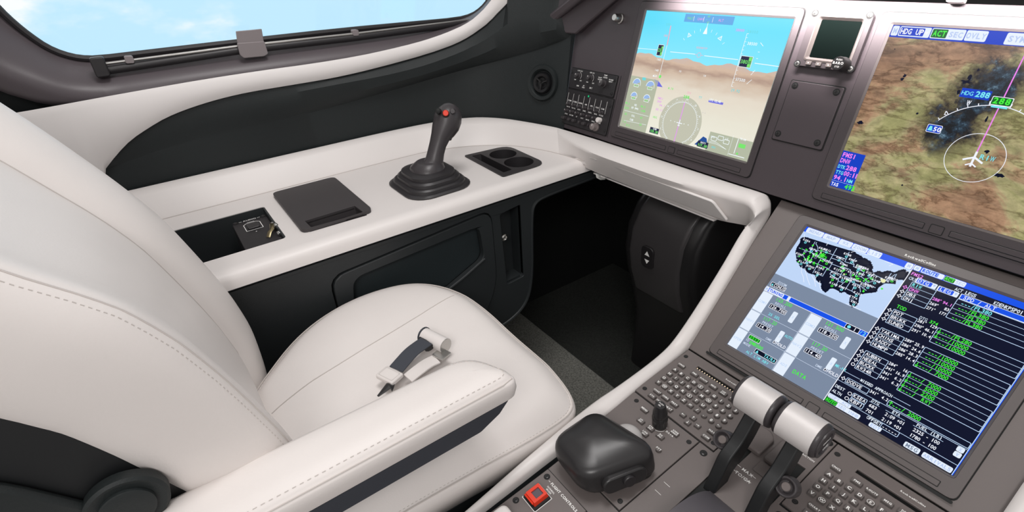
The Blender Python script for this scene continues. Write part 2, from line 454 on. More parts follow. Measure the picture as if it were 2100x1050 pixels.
for j, i in enumerate(right):
    y, z = winf[i]
    if up and j < 3 * len(right) // 5:
        q = up[min(len(up) - 1, int(j / (3 * len(right) / 5) * len(up)))]; outer[i] = wp(q[0], q[1], .008)
    else: outer[i] = np.array([-1.235, y + .06, z + .06])
inner = [np.array([PX, y, z]) for y, z in winf]
for _ in range(14):
    O2 = list(outer)
    for i in range(1, i0 + 9): O2[i] = outer[i - 1] * .25 + outer[i] * .5 + outer[i + 1] * .25
    outer = O2
R = []
for t in np.linspace(0, 1, 17):
    R.append([o * (1 - t) + q * t + np.array([min(.058, .36 * max(0, np.linalg.norm((o - q)[1:]) - .012)) * (math.sin(PI * t * 1.12) ** 1.1 if t < .89 else 0) - (.008 if t < .03 else 0), 0, 0]) for o, q in zip(outer, inner)])
m = MB(); m.grid(R); 
mk('trim_2', m, SURR, kind='structure', smooth=60)
# dark wall behind the seat and above the window
m = MB(); m.box(FLAT, -1.262, -.80, .03, 1.0, -.42, .62); mk('trim_3', m, WALLB, kind='structure')
m = MB(); m.prism(Fr((-1.270, 0, 0), (0, 1, 0), (0, 0, 1)), [(-.9, -.42), (.80, -.42), (.80, -.215), (.40, -.205), (-.03, -.190), (-.16, -.12), (-.235, .0), (-.27, .5), (-.9, .5)], -.01, 0); mk('trim_9', m, WALLB, kind='structure')
m = MB(); m.tube([(PX + .006, y, z) for y, z in winf], .006, 8); mk('window_seal', m, RUBBER, kind='structure')
# pane
gl = bpy.data.materials.new('window_glass'); gl.use_nodes = True; t = gl.node_tree; t.nodes.clear()
tr = t.nodes.new('ShaderNodeBsdfTransparent'); tr.inputs[0].default_value = (.97, .99, 1, 1); gs = t.nodes.new('ShaderNodeBsdfGlossy'); gs.inputs['Roughness'].default_value = .02
ms = t.nodes.new('ShaderNodeMixShader'); ms.inputs[0].default_value = .03; oo = t.nodes.new('ShaderNodeOutputMaterial')
t.links.new(tr.outputs[0], ms.inputs[1]); t.links.new(gs.outputs[0], ms.inputs[2]); t.links.new(ms.outputs[0], oo.inputs[0])
WINF = Fr((PX, 0, 0), (0, 1, 0), (0, 0, 1))
m = MB(); m.prism(WINF, winf, -.008, -.002)
mk('window_1', m, gl, kind='structure')
# sill rail for the sun shade
r0 = thing('sunshade_rail', 'long black sunshade rail with a slim grey rod under the side window', 'rail', xp(205, 140, -1.285))
def q285(u, v, x=-1.285): return xp(u, v, x)
m = MB(); m.tube([q285(214, 145, -1.258), q285(480, 105, -1.258), q285(720, 78, -1.258), q285(962, 46, -1.258)], .0078, 12); mk('bar', m, RUBBER, r0)
m = MB(); m.tube([q285(215, 131, -1.255), q285(480, 96, -1.255), q285(720, 70, -1.255), q285(968, 40, -1.255)], .0026, 8); mk('rod', m, STEEL, r0, label='slim grey metal rod')
m = MB(); a = q285(205, 137, -1.252); m.box(Fr(a, (0, 1, 0), (0, 0, 1)), 0, 0, .022, .034, -.012, .010, .004); mk('end_bracket', m, RUBBER, r0, bevel=.002)
for (u, v) in ((265, 122), (728, 67)):
    a = q285(u, v, -1.256); m = MB(); m.box(Fr(a, (0, 1, -.08), (0, .08, 1)), 0, 0, .014, .013, -.008, .006, .003); mk('clip', m, SHADE, r0, bevel=.001)
t0 = thing('shade_tab', 'plain grey sunshade pull tab hooked over the window rail', 'tab', q285(517, 115, -1.262))
a = [q285(u, v, -1.266) for u, v in ((483, 64), (536, 59), (541, 84), (486, 88))]
b = [q285(u, v, -1.250) for u, v in ((486, 88), (541, 84), (548, 108), (543, 114), (500, 118), (493, 114))]
FT = Fr((-1.250, 0, 0), (0, 1, 0), (0, 0, 1)); FT2 = Fr((-1.248, 0, 0), (0, 1, 0), (0, 0, 1))
m = MB(); m.prism(FT, [FT.px(u, v) for u, v in ((483, 64), (536, 59), (541, 89), (487, 93))], 0, .004); mk('upper_flap', m, SHADE, t0, bevel=.0012)
m = MB(); m.prism(FT2, cround([FT2.px(u, v) for u, v in ((485, 88), (541, 84), (549, 110), (541, 115), (499, 119), (491, 112))], .003), .001, .006); mk('lower_flap', m, SHADE, t0, bevel=.0012)
# round air vent on the curved forward wall
vs, vz = wpx(1114, 170)
c0 = wp(vs, vz, .0); e1 = wp(vs + .01, vz) - c0; e1 /= np.linalg.norm(e1); e2 = wp(vs, vz + .01) - c0; e2 -= e1 * (e2 @ e1); e2 /= np.linalg.norm(e2)
FV = Fr(c0, e1, e2)
if FV.n @ (-c0) < 0: FV = Fr(c0, -e1, e2)
v0 = thing('air_vent', 'round black gasper air vent in the wall beside the instrument panel', 'air vent', c0)
m = MB(); m.lathe(FV, 0, 0, [(.043, -.004), (.043, .004), (.040, .009), (.033, .008), (.028, .002), (.027, -.002)], 36); mk('ring', m, WALLB, v0)
m = MB(); m.lathe(FV, 0, 0, [(.026, -.002), (.0255, .006), (.022, .011), (.016, .010), (.012, .004), (.005, .003)], 32)
nzl = mk('nozzle', m, mat('vent_black', (.008, .008, .009), .3), v0)
m = MB()
for k in range(3):
    a = 2 * PI * k / 3 + .4; m.box(Fr(FV.p(0, 0, .004), FV.ex * math.cos(a) + FV.ey * math.sin(a), -FV.ex * math.sin(a) + FV.ey * math.cos(a)), .011, 0, .018, .0025, 0, .006)
mk('vane', m, GLOSSB, nzl)
# dark windscreen pillar above the panel end
m = MB()
pl = [wpx(*q, .03) for q in [(1062, 33), (1079, 62), (1178, 70)]]
pv = [yp(1064, 32, .80), yp(1080, 62, .815), yp(1180, 71, .845), yp(1262, 0, .87), yp(1330, -60, .88), yp(1120, -60, .84), yp(1062, -10, .82)]
pv2 = [p + np.array([-.02, .10, .0]) for p in pv]
m.loft([pv, pv2]); mk('trim_4', m, PANEL, kind='structure', bevel=.004, smooth=30)
m = MB()
pv = [yp(1106, 45, .812), yp(1116, 62, .818), yp(1240, -40, .835), yp(1220, -50, .83)]
m.loft([pv, [p + np.array([-.02, .05, 0]) for p in pv]]); mk('trim_5', m, PANEL, kind='structure', bevel=.006)
# ================================================================== instrument panel board
def lowp(u, v): return PAN.px(u, v)
pb = PAN.px(1480, 367.5)[1]                                    # bottom edge
ptop = PAN.px(1900, 4)[1]
xl_b = PAN.px(1152, 255)[0]; xl_t = PAN.px(1186, 0)[0]
board = [(xl_b, pb), (1.15, pb), (1.15, ptop), (xl_t, ptop)]
ip = thing('instrument_panel', 'sloping charcoal instrument panel carrying the upper screens', 'instrument panel', PAN.p(.3, pb, -.02))
m = MB(); m.prism(PAN, board, -.03, -.0035); mk('panel_board', m, PANEL, ip, bevel=.001)
def fx(q): return PAN.px(*q)
m = MB()
kx, ky = fx((1270, 38)); m.lathe(PAN, kx, ky, [(.0105, -.0035), (.0105, 0), (.0085, .001), (.0075, .014), (.006, .016)], 24)
mk('small_knob', m, STEEL, ip, label='small silver knob')
# glareshield over it
m = MB(); m.prism(Fr((0, 0, 0), (0, 1, 0), (0, 0, 1)), cround([(.835, -.030), (1.05, -.060), (1.15, -.03), (1.10, .02), (.80, .02), (.790, -.005)], .012), -1.05, .40)
mk('glareshield', m, WALLB, label='black padded glareshield over the top of the instrument panel', cat='glareshield', smooth=50)
m = MB(); c_ = PAN.px(1962, 6); m.box(PAN, c_[0], c_[1] + .005, .018, .012, -.003, .012, .002); mk('panel_latch', m, WHITE, ip, bevel=.001, label='small cream latch on the top edge')
m = MB(); m.prism(PAN, [(xl_b - .16, pb), (xl_b + .02, pb), (xl_t + .02, ptop + .12), (xl_t - .16, ptop + .12)], -.075, -.055); mk('trim_8', m, WALLB, kind='structure')
# back bulkhead of the footwell and its side
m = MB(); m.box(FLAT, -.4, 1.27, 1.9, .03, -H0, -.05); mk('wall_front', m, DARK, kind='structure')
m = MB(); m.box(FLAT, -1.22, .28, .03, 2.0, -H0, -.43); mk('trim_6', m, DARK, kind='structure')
# underside of the panel
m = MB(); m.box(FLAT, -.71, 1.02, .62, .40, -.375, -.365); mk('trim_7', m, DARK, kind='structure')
# ================================================================== side console and ledge
TE = [zp(u, v, z) for u, v, z in [(285, 385, -.366), (500, 338, -.366), (700, 290, -.366), (880, 250, -.366), (960, 241, -.366), (1020, 243, -.367), (1070, 250, -.368), (1160, 272, -.371)]]
sc = thing('side_console', 'long cream side console with a raised rim along the window wall', 'console', (-1.0, .2, -H0))
ZC = -.42
rim_top = [np.array([-1.226, -.75, -.366])] + [np.array([-1.226, y, -.366]) for y in (-.4, -.1, .1, .3, .48)] + [np.array(p) for p in [(-1.214, .60, -.366), (-1.185, .685, -.367), (-1.13, .735, -.369), (-1.06, .765, -.371), (-.985, .790, -.373), (-.93, .800, -.374), (-.80, .805, -.375), (-.60, .805, -.375), (-.455, .805, -.375)]]
cr = [(-1.170, -.75), (-1.170, -.4), (-1.170, -.1), (-1.170, .1), (-1.170, .3), (-1.170, .48)] + [tuple(zp(u, v, ZC)[:2]) for u, v in [(880, 310), (960, 299), (1040, 297), (1100, 305), (1150, 316), (1190, 330)]] + [(-.78, .80), (-.60, .80), (-.455, .80)]
TOPC = smoothc([np.array(p) for p in rim_top], 2); CRS = smoothc([np.array([*c, ZC]) for c in cr], 2)
n = 110
T_ = resamp(TOPC, n); C_ = resamp(CRS, n)
# pair by fraction along straight part first, then around the corner
def pair(P, key, m1, m2):
    k = min(range(len(P)), key=lambda i: np.linalg.norm(P[i][:2] - np.array(key)))
    return resamp(P[:k + 1], m1) + resamp(P[k:], m2)[1:]
TT = pair(TOPC, (-1.222, .54), 30, 60); CC = pair(CRS, (-1.168, .51), 30, 60)
rows = [[], [], [], [], []]
for a, c in zip(TT, CC):
    d = c - a; dxy = np.array([d[0], d[1], 0]); 
    rows[0].append(a + np.array([0, 0, -.02])); rows[1].append(a); rows[2].append(a + dxy * .25 + np.array([0, 0, -.001])); rows[3].append(a + dxy * .42 + np.array([0, 0, -.009])); rows[4].append(c + np.array([0, 0, -.002]))
k = next(i for i, a in enumerate(TT) if a[0] > -.975)         # rim up to where the ledge starts
m = MB(); m.grid([r[:k + 1] for r in rows]); mk('rim', m, WHITE, sc, smooth=60)
# ledge under the instrument panel: the rim carried on, round the corner and down beside the lower panel
def P3(u, v, h=0): q = PED.px(u, v, h); return PED.p(q[0], q[1], h)
lg = thing('dash_ledge', 'cream ledge running under the instrument panel and turning down to the pedestal', 'ledge', (-.7, .80, -.45))
Arow = [TT[k], np.array([-.86, .803, -.3755]), np.array([-.72, .805, -.376]), np.array([-.58, .805, -.376]), PAN.p(*PAN.px(1510, 379), 0), PAN.p(*PAN.px(1566, 396), 0), LOW.p(*LOW.px(1579, 407), .006), LOW.p(*LOW.px(1583, 421), .004), LOW.p(*LOW.px(1580, 434), .003), LOW.p(*LOW.px(1554, 476), .003), LOW.p(*LOW.px(1505, 560), .003), LOW.p(*LOW.px(1412, 712), .003), P3(1385, 734), P3(1303, 799), P3(1253, 843), P3(1130, 933), P3(1040, 1003), P3(900, 1110), P3(760, 1215)]
Brow = [rows[3][k], np.array([-.83, .757, -.388]), np.array([-.70, .757, -.3885]), np.array([-.58, .758, -.3885]), zp(1503, 407, -.390), zp(1531, 416, -.390), zp(1543, 426, -.393), zp(1549, 441, -.398), zp(1546, 452, -.404), LOW.p(*LOW.px(1530, 470), .010), LOW.p(*LOW.px(1478, 560), .008), LOW.p(*LOW.px(1392, 694), .008), P3(1352, 730, .004), P3(1268, 792, .004), P3(1215, 826, .004), P3(1095, 925, .004), P3(957, 1047, .004), P3(840, 1145, .004), P3(700, 1260, .004)]
dn = np.array([0, .010, -.030])
Crow = [rows[4][k], np.array([-.84, .778, -.440]), np.array([-.70, .786, -.446]), np.array([-.58, .786, -.446]), np.array([-.50, .786, -.446])] + [zp(1531, 462, -.446), zp(1535, 466, -.446), zp(1537, 469, -.445), LOW.p(*LOW.px(1536, 471), .0)] + [b_ + dn * .8 for b_ in Brow[9:]]
def dens(P): return smoothc(P, 3)
A2, B2, C2 = dens(Arow), dens(Brow), dens(Crow)
R = [[] for _ in range(8)]
for i_, (a_, b_, c_) in enumerate(zip(A2, B2, C2)):
    d = b_ - a_; up = np.array([0, -.0015, .0030]) * min(1, i_ / 14); e = c_ - b_
    R[0].append(a_ + np.array([0, .004, -.012])); R[1].append(a_); R[2].append(a_ + d * .12 + up); R[3].append(a_ + d * .5 + up * 1.6); R[4].append(a_ + d * .86 + up * .9); R[5].append(b_); R[6].append(b_ + e * .10 + (d / np.linalg.norm(d)) * .001); R[7].append(c_)
m = MB(); m.grid(R); mk('front_lip', m, WHITE, lg, smooth=60)
m = MB(); m.prism(Fr((0, 0, -.447), (1, 0, 0), (0, 1, 0)), [(-.83, .785), (-.505, .785), (-.505, .84), (-.83, .84)], -.003, .0); mk('ledge_underside', m, LINER, lg)
# flat tray front in the face of the ledge
TF0 = np.array([-.70, .7580, -.3905]); eyv = np.array([0, .0288, -.0555]); eyv = -eyv / np.linalg.norm(eyv)
FT = Fr(TF0, (1, 0, 0), eyv)
m = MB(); m.prism(FT, cround([(-.150, -.054), (.225, -.054), (.200, -.012), (-.120, -.012)], .006), -.004, .0012); mk('tray_front', m, LINER, lg, bevel=.001, label='flat cream tray front with a seam around it')
# thin joint in the rail
m = MB(); a = LOW.p(*LOW.px(1554, 477), .004); b = LOW.p(*LOW.px(1531, 471), .010); m.tube([a, (a + b) / 2 + np.array([0, -.0025, .0045]), b], .0010, 6); mk('rail_joint', m, SEAM, lg)
# ---- console top plate with its cut-outs
cup = [zp(u, v, ZC)[:2] for u, v in [(958, 317), (1032, 356), (1112, 332), (1048, 302)]]
CFR = flat(ZC)
audio = (-.985, -.20, -1.085, .118)     # y0,y1,x0,x1 set below
ax0, ax1 = -1.095, -.918; ay0, ay1 = -.16, .122
cupx0, cupx1, cupy0, cupy1 = -1.062, -.896, .585, .697
FX = -.868
crease = [tuple(p[:2]) for p in CC]
kk = next(i for i, c in enumerate(crease) if c[0] > -.80)
outl = [(FX, -.75)] + [(FX, .80)] + [c for c in crease[:kk]][::-1]
m = MB()
cuphole = cround([(cupx0, cupy0), (cupx0 + .012, cupy1), (cupx1 - .0, cupy1 - .006), (cupx1, cupy0 - .006)], [.006, .028, .028, .006])
cc0 = np.mean(np.array(cuphole), 0); cuphole_w = [tuple(cc0 + (np.array(q) - cc0) * 1.03) for q in cuphole]
slothole = cround([CFR.px(*q_, .0075) for q_ in ((625, 453), (727, 422), (745, 435), (638, 466))], .003)
m.prism(CFR, outl, -.008, 0, holes=[cround([(ax0, ay0), (ax1, ay0), (ax1, ay1), (ax0, ay1)], .008), cuphole_w, [tuple(np.mean(np.array(slothole), 0) + (np.array(q) - np.mean(np.array(slothole), 0)) * 1.12) for q in slothole]]); mk('console_top', m, WHITE, sc, smooth=30)
# rounded nose + fascia
m = MB(); prof = [(FX - .006, ZC + .0004), (FX + .002, ZC + .0003), (-.859, -.4215), (-.852, -.426), (-.8475, -.433), (-.845, -.447), (-.852, -.450), (-.87, -.450)]
m.grid([[np.array([x, y, z]) for x, z in prof] for y in np.linspace(-.75, .83, 20)]); mk('fascia', m, WHITE, sc, smooth=60)
# parting line at the crease
m = MB(); m.tube([p + np.array([.001, 0, .0005]) for p in CC[:kk]], .0009, 5); mk('crease_seam', m, SEAM, sc)
# ---- audio recess
m = MB()
for (x0, y0, x1, y1) in ((ax0 + .0002, ay0, ax0 + .003, ay1), (ax1 - .003, ay0, ax1 - .0002, ay1), (ax0, ay1 - .003, ax1, ay1 - .0002), (ax0, ay0 + .0002, ax1, ay0 + .003)):
    m.box(FLAT, (x0 + x1) / 2, (y0 + y1) / 2, x1 - x0, y1 - y0, ZC - .11, ZC - .0012)
m.box(FLAT, (ax0 + ax1) / 2, (ay0 + ay1) / 2, ax1 - ax0 - .001, ay1 - ay0 - .001, ZC - .114, ZC - .11)
mk('recess_tub', m, SIDEB, sc)
ab = thing('audio_jack_box', 'black audio jack box with a square socket sunk in the console recess', 'audio box', (-1.0, .05, ZC - .108))
zb = ZC - .011
tl = zp(487, 456, zb); tr_ = zp(558, 432, zb); br_ = zp(598, 478, zb)
bx0, bx1 = -1.072, -.936; by0, by1 = .054, .119
FB = flat(zb)
m = MB(); m.box(FLAT, (bx0 + bx1) / 2, (by0 + by1) / 2, bx1 - bx0, by1 - by0, ZC - .108, zb, .004); box_ = mk('box_body', m, RUBBER, ab, bevel=.0015)
cxb = -1.020
# lettering reads from the seat: baseline runs forward, its top towards the wall
FBT = Fr((cxb, (by0 + by1) / 2, zb), (0, 1, 0), (-1, 0, 0))
m = MB(); m.text(FBT, 'AUDIO', 0, .050, .0052, al='c', z=.0004); m.rect(FBT, -.020, .052, -.014, .053, .0004); m.rect(FBT, .014, .052, .020, .053, .0004)
m.line(FBT, [(-.015, -.001), (-.015, .031), (-.009, .037), (.009, .037), (.015, .031), (.015, -.001)], .0011, .0004, closed=True); m.text(FBT, 'PHONE', 0, .0390, .0028, al='c', z=.0004); m.face(FBT, circ(0, -.012, .0012, 8), .0004)
mk('lettering', m, WHT, ab)
m = MB(); m.box(FBT, 0, .016, .021, .026, .0002, .0035, .002); mk('socket', m, GLOSSB, box_, bevel=.0008)
for (a, b) in ((-.026, .052), (.026, .052)):
    m = MB(); m.lathe(FBT, a, b, [(.005, 0), (.005, .0012), (.0035, .0016), (.002, .0006)], 16); mk('screw', m, GLOSSB, box_)
hk = thing('wire_clip', 'bent metal cable clip with steel screws beside the audio box', 'clip', (-.95, .10, ZC - .08))
m = MB(); pth = [(-.962, .098, zb + .002), (-.968, .104, zb + .009), (-.975, .110, zb + .010), (-.990, .114, zb + .014), (-.998, .117, zb + .010), (-1.002, .1195, zb + .002)]
m.tube(pth, [(.004, .0012)] * 6, 8); mk('bent_strap', m, mat('brass_strap', (.35, .29, .17), .35, metal=1), hk)
for q in ((-.985, .1195, zb + .010), (-.960, .1185, zb + .004), (-1.010, .1195, zb + .004)):
    m = MB(); m.lathe(Fr(q, (0, 1, 0), (0, 0, 1)), 0, 0, [(.0045, -.004), (.0045, .003), (.003, .005)], 14); mk('screw', m, CHROME, hk)
# ---- storage lid
lid = thing('storage_lid', 'square charcoal storage lid with a finger slot on the console', 'lid', (-1.02, .25, ZC))
lx0, lx1, ly0, ly1 = -1.140, -.912, .150, .285
m = MB(); hole = slothole
m.prism(CFR, cround([(lx0, ly0), (lx1, ly0), (lx1, ly1), (lx0, ly1)], .014), .0002, .0075, holes=[hole]); lpt = mk('lid_plate', m, INSB, lid, bevel=.002)
m = MB(); hh_ = ccw(hole); m.loft([[CFR.p(*q, .003) for q in hh_], [CFR.p(*q, -.020) for q in hh_]], False, True); mk('finger_slot', m, INSB, lpt)
# ---- cup holder insert
ch = thing('cup_holder', 'black moulded insert with two round cup wells and a long tray', 'cup holder', (-.98, .64, ZC - .06))
fl = [(x * 1.0, y) for x, y in cuphole]; c_ = np.mean(np.array(cuphole), 0)
flo = [tuple(c_ + (np.array(q) - c_) * 1.07) for q in cuphole]
r = .0365; c1 = (-1.013, .652); c2 = (-.945, .650)
tray = cround([(cupx0 + .010, cupy0 + .008), (cupx1 - .012, cupy0 + .004), (cupx1 - .014, cupy0 + .028), (cupx0 + .014, cupy0 + .032)], .004)
w1 = circ(c1[0], c1[1], .031, 28); w2 = circ(c2[0], c2[1], .031, 28)
c1 = (-1.010, .6565); c2 = (-.939, .6525); w1 = circ(*c1, .0330, 28); w2 = circ(*c2, .0345, 28)
m = MB(); m.prism(CFR, flo, .0003, .003, holes=[tray, w1, w2]); mk('rim_plate', m, RUBBER, ch, bevel=.001)
for nm, lpz in (('cup_well', w1), ('cup_well', w2), ('tray_well', tray)):
    m = MB(); lpz = ccw(lpz); cc_ = np.mean(np.array(lpz), 0); dd = .055 if nm == 'cup_well' else .03
    m.loft([[CFR.p(*q, .002) for q in lpz], [CFR.p(*(cc_ + (np.array(q) - cc_) * .93), -dd) for q in lpz]], cap0=False, cap1=True); mk(nm, m, RUBBER, ch)
# ---- lower black wall of the console
SD = SID
m = MB()
door = cround([(.163, -.755), (.163, -.494), (.520, -.468), (.522, -.66), (.47, -.745)], [.05, .03, .03, .05, .04])
slot = [(.541, -.487), (.597, -.480), (.597, -.668), (.548, -.672)]
outlp = cround([(-.75, -.453), (.82, -.453), (.82, -.474), (.672, -.477), (.630, -.492), (.622, -.70), (.585, -.762), (.50, -.79), (-.75, -.80)], [0, 0, 0, .02, .02, .05, .05, .05, 0])
m.prism(SD, outlp, -.012, 0, holes=[cround(slot, .006), door]); lw = mk('lower_wall', m, SIDEB, sc, bevel=.0015)
m = MB(); m.box(SD, .05, -.460, 1.54, .006, 0, .003, .002); mk('rub_strip', m, SIDEB, sc)
m = MB(); m.tube([SD.p(*q, -.001) for q in smoothc([(.82, -.476), (.668, -.480), (.634, -.488), (.625, -.52), (.621, -.70), (.590, -.765), (.50, -.790), (.2, -.80)], 3)], .0045, 8)
mk('edge_bead', m, SIDEB, sc)
dr = thing('pocket_door', 'black map pocket door with a sunken pocket set in the console side', 'compartment door', (-.86, .34, -.75))
pocket = cround([(.19, -.60), (.205, -.512), (.485, -.496), (.492, -.578), (.40, -.617), (.27, -.64), (.20, -.645)], [.02, .02, .02, .02, 0, 0, .02])
din = [tuple(np.mean(np.array(door), 0) + (np.array(q) - np.mean(np.array(door), 0)) * .985) for q in door]
m = MB(); m.prism(SD, din, -.012, .004, holes=[pocket]); df = mk('door_frame', m, SIDEB, dr, bevel=.003)
m = MB(); m.prism(SD, pocket, -.035, -.0125); mk('pocket_back', m, mat('pocket_lining', (.016, .024, .027), .6, bump=.4, bscale=500), dr)
m = MB(); ppts = [SD.p(*q, .003) for q in ((.492, -.578), (.44, -.602), (.40, -.617), (.33, -.632), (.27, -.64), (.20, -.645))]; m.tube(ppts, .003, 8); mk('pocket_lip', m, SIDEB, df)
m = MB(); cs = np.mean(np.array(slot), 0)
m.loft([[SD.p(*q, -.004) for q in ccw(slot)], [SD.p(*q, -.045) for q in ccw(slot)]], cap0=False, cap1=True); mk('slot_recess', m, SIDEB, lw)
m = MB(); b_ = SD.px(1034, 490); m.lathe(Fr(SD.p(b_[0] + .0, b_[1], -.006), (0, 1, 0), (0, 0, 1)), .004, 0, [(.008, -.003), (.008, .002), (.005, .004), (.0035, .001)], 20); mk('slot_bolt', m, STEEL, lw, label='steel bolt with a recessed head')
# black wall far down beside the footwell
# hook under the ledge
h0 = thing('cable_hook', 'small chrome hook under the left end of the ledge', 'hook', zp(1234, 362, -.452))
m = MB(); c_ = zp(1235, 360, -.446)
m.tube([c_ + np.array(d) for d in ((-.008, 0, .012), (-.010, 0, .002), (-.006, -.002, -.005), (.004, -.002, -.006), (.012, 0, -.003), (.015, .003, .006))], [(.0085, .0018)] * 6, 8); mk('hook_strap', m, mat('hook_steel', (.6, .6, .58), .35, metal=.6), h0)
# ================================================================== side stick
st = thing('sidestick', 'dark grey sidestick grip rising from a stepped rubber boot', 'control stick', (-.985, .43, ZC))
bc = np.array([-.972, .438])
def bring(hw, hl, z, r=.03, off=(0, 0)):
    return [np.array([bc[0] + off[0] + q[0], bc[1] + off[1] + q[1], z]) for q in rr(0, 0, hw * 2, hl * 2, r, 6)]
m = MB(); rings = []
for hw, hl, z, r in ((.080, .073, 0, .045), (.081, .074, .003, .045), (.077, .070, .006, .044), (.073, .066, .0065, .042), (.072, .065, .012, .042), (.069, .062, .0150, .041), (.065, .058, .0153, .040), (.064, .057, .0215, .040), (.060, .053, .0250, .038), (.057, .050, .0252, .038), (.056, .049, .0320, .037), (.048, .042, .0345, .034), (.040, .036, .035, .030)):
    rings.append(bring(hw, hl, ZC + z, r))
m.loft(rings); mk('boot', m, RUBBER, st, smooth=25)
# grip: tapered oval shaft leaning forward/inboard with a bulbous head
def G(u, v, x): return xp(u, v, x)
pth = [(G(886, 348, -.968), .030, .026), (G(888, 341, -.969), .0245, .023), (G(891, 328, -.970), .0190, .019), (G(894, 312, -.972), .0176, .0185), (G(898, 296, -.974), .0176, .019), (G(903, 281, -.976), .0200, .021), (G(909, 268, -.978), .0255, .0255), (G(915, 256, -.980), .0290, .028), (G(918, 246, -.981), .0302, .028), (G(919, 236, -.982), .0295, .027), (G(918, 226, -.983), .0255, .0235), (G(917, 218, -.983), .0175, .016), (G(916, 213, -.983), .007, .007)]
m = MB(); rings = []
for i, (c, ra, rb) in enumerate(pth):
    t = pth[min(i + 1, len(pth) - 1)][0] - pth[max(0, i - 1)][0]; t /= np.linalg.norm(t)
    ex = np.cross(t, (1, 0, 0)); ex = -ex / np.linalg.norm(ex); ey = np.cross(t, ex)
    rings.append([c + ex * ra * math.cos(2 * PI * k / 24) * (1.0) + ey * rb * math.sin(2 * PI * k / 24) for k in range(24)])
m.loft(rings); grip = mk('grip', m, GRIP, st, smooth=60)
# collar at the base of the grip
m = MB(); m.loft([[np.array([bc[0] + q[0], bc[1] + q[1], ZC + .0335]) for q in rr(0, 0, .078, .072, .034, 6)], [np.array([bc[0] + q[0], bc[1] + q[1], ZC + .0400]) for q in rr(0, 0, .074, .068, .033, 6)], [np.array([bc[0] + .001 + q[0], bc[1] + .003 + q[1], ZC + .0500]) for q in rr(0, 0, .050, .048, .023, 6)]]); mk('collar', m, GRIP, st, bevel=.0015)
# thumb-rest wing: smooth shelf across the head
hc = pth[9][0]
view = -hc / np.linalg.norm(hc); e1 = np.cross((0, 0, 1), view); e1 /= np.linalg.norm(e1); e2 = np.cross(view, e1)
HF = Fr(hc + view * .0285, e1, e2)
def hp(u, v): return HF.px(u, v)
m = MB(); m.lathe(Fr(HF.p(*hp(914, 232), -.006), HF.ex, HF.ey), 0, 0, [(.0062, 0), (.0062, .0085), (.0050, .0102)], 18); mk('red_trigger_button', m, RED, grip, label='round red button')
m = MB(); m.lathe(Fr(HF.p(*hp(914, 233.5), -.008), HF.ex, HF.ey), 0, 0, [(.0080, 0), (.0078, .0075), (.0068, .0082)], 18); mk('button_collar', m, DARK, grip)
m = MB(); m.lathe(Fr(HF.p(*hp(899, 228), -.009), HF.ex, HF.ey), 0, 0, [(.0065, 0), (.0060, .006), (.0064, .008), (.0045, .012), (.002, .013)], 10); mk('hat_switch', m, DARK, grip)
m = MB(); m.lathe(Fr(HF.p(*hp(928, 228), -.0105), HF.ex, HF.ey), 0, 0, [(.0065, 0), (.0060, .0065), (.0045, .0085)], 18); mk('side_button', m, GRIP, grip)
m = MB(); q = G(920, 281, -.972); m.box(Fr(q, (0, .85, -.5), (0, .5, .85)), 0, 0, .012, .012, -.008, .006, .003); mk('trigger', m, DARK, grip, bevel=.001)
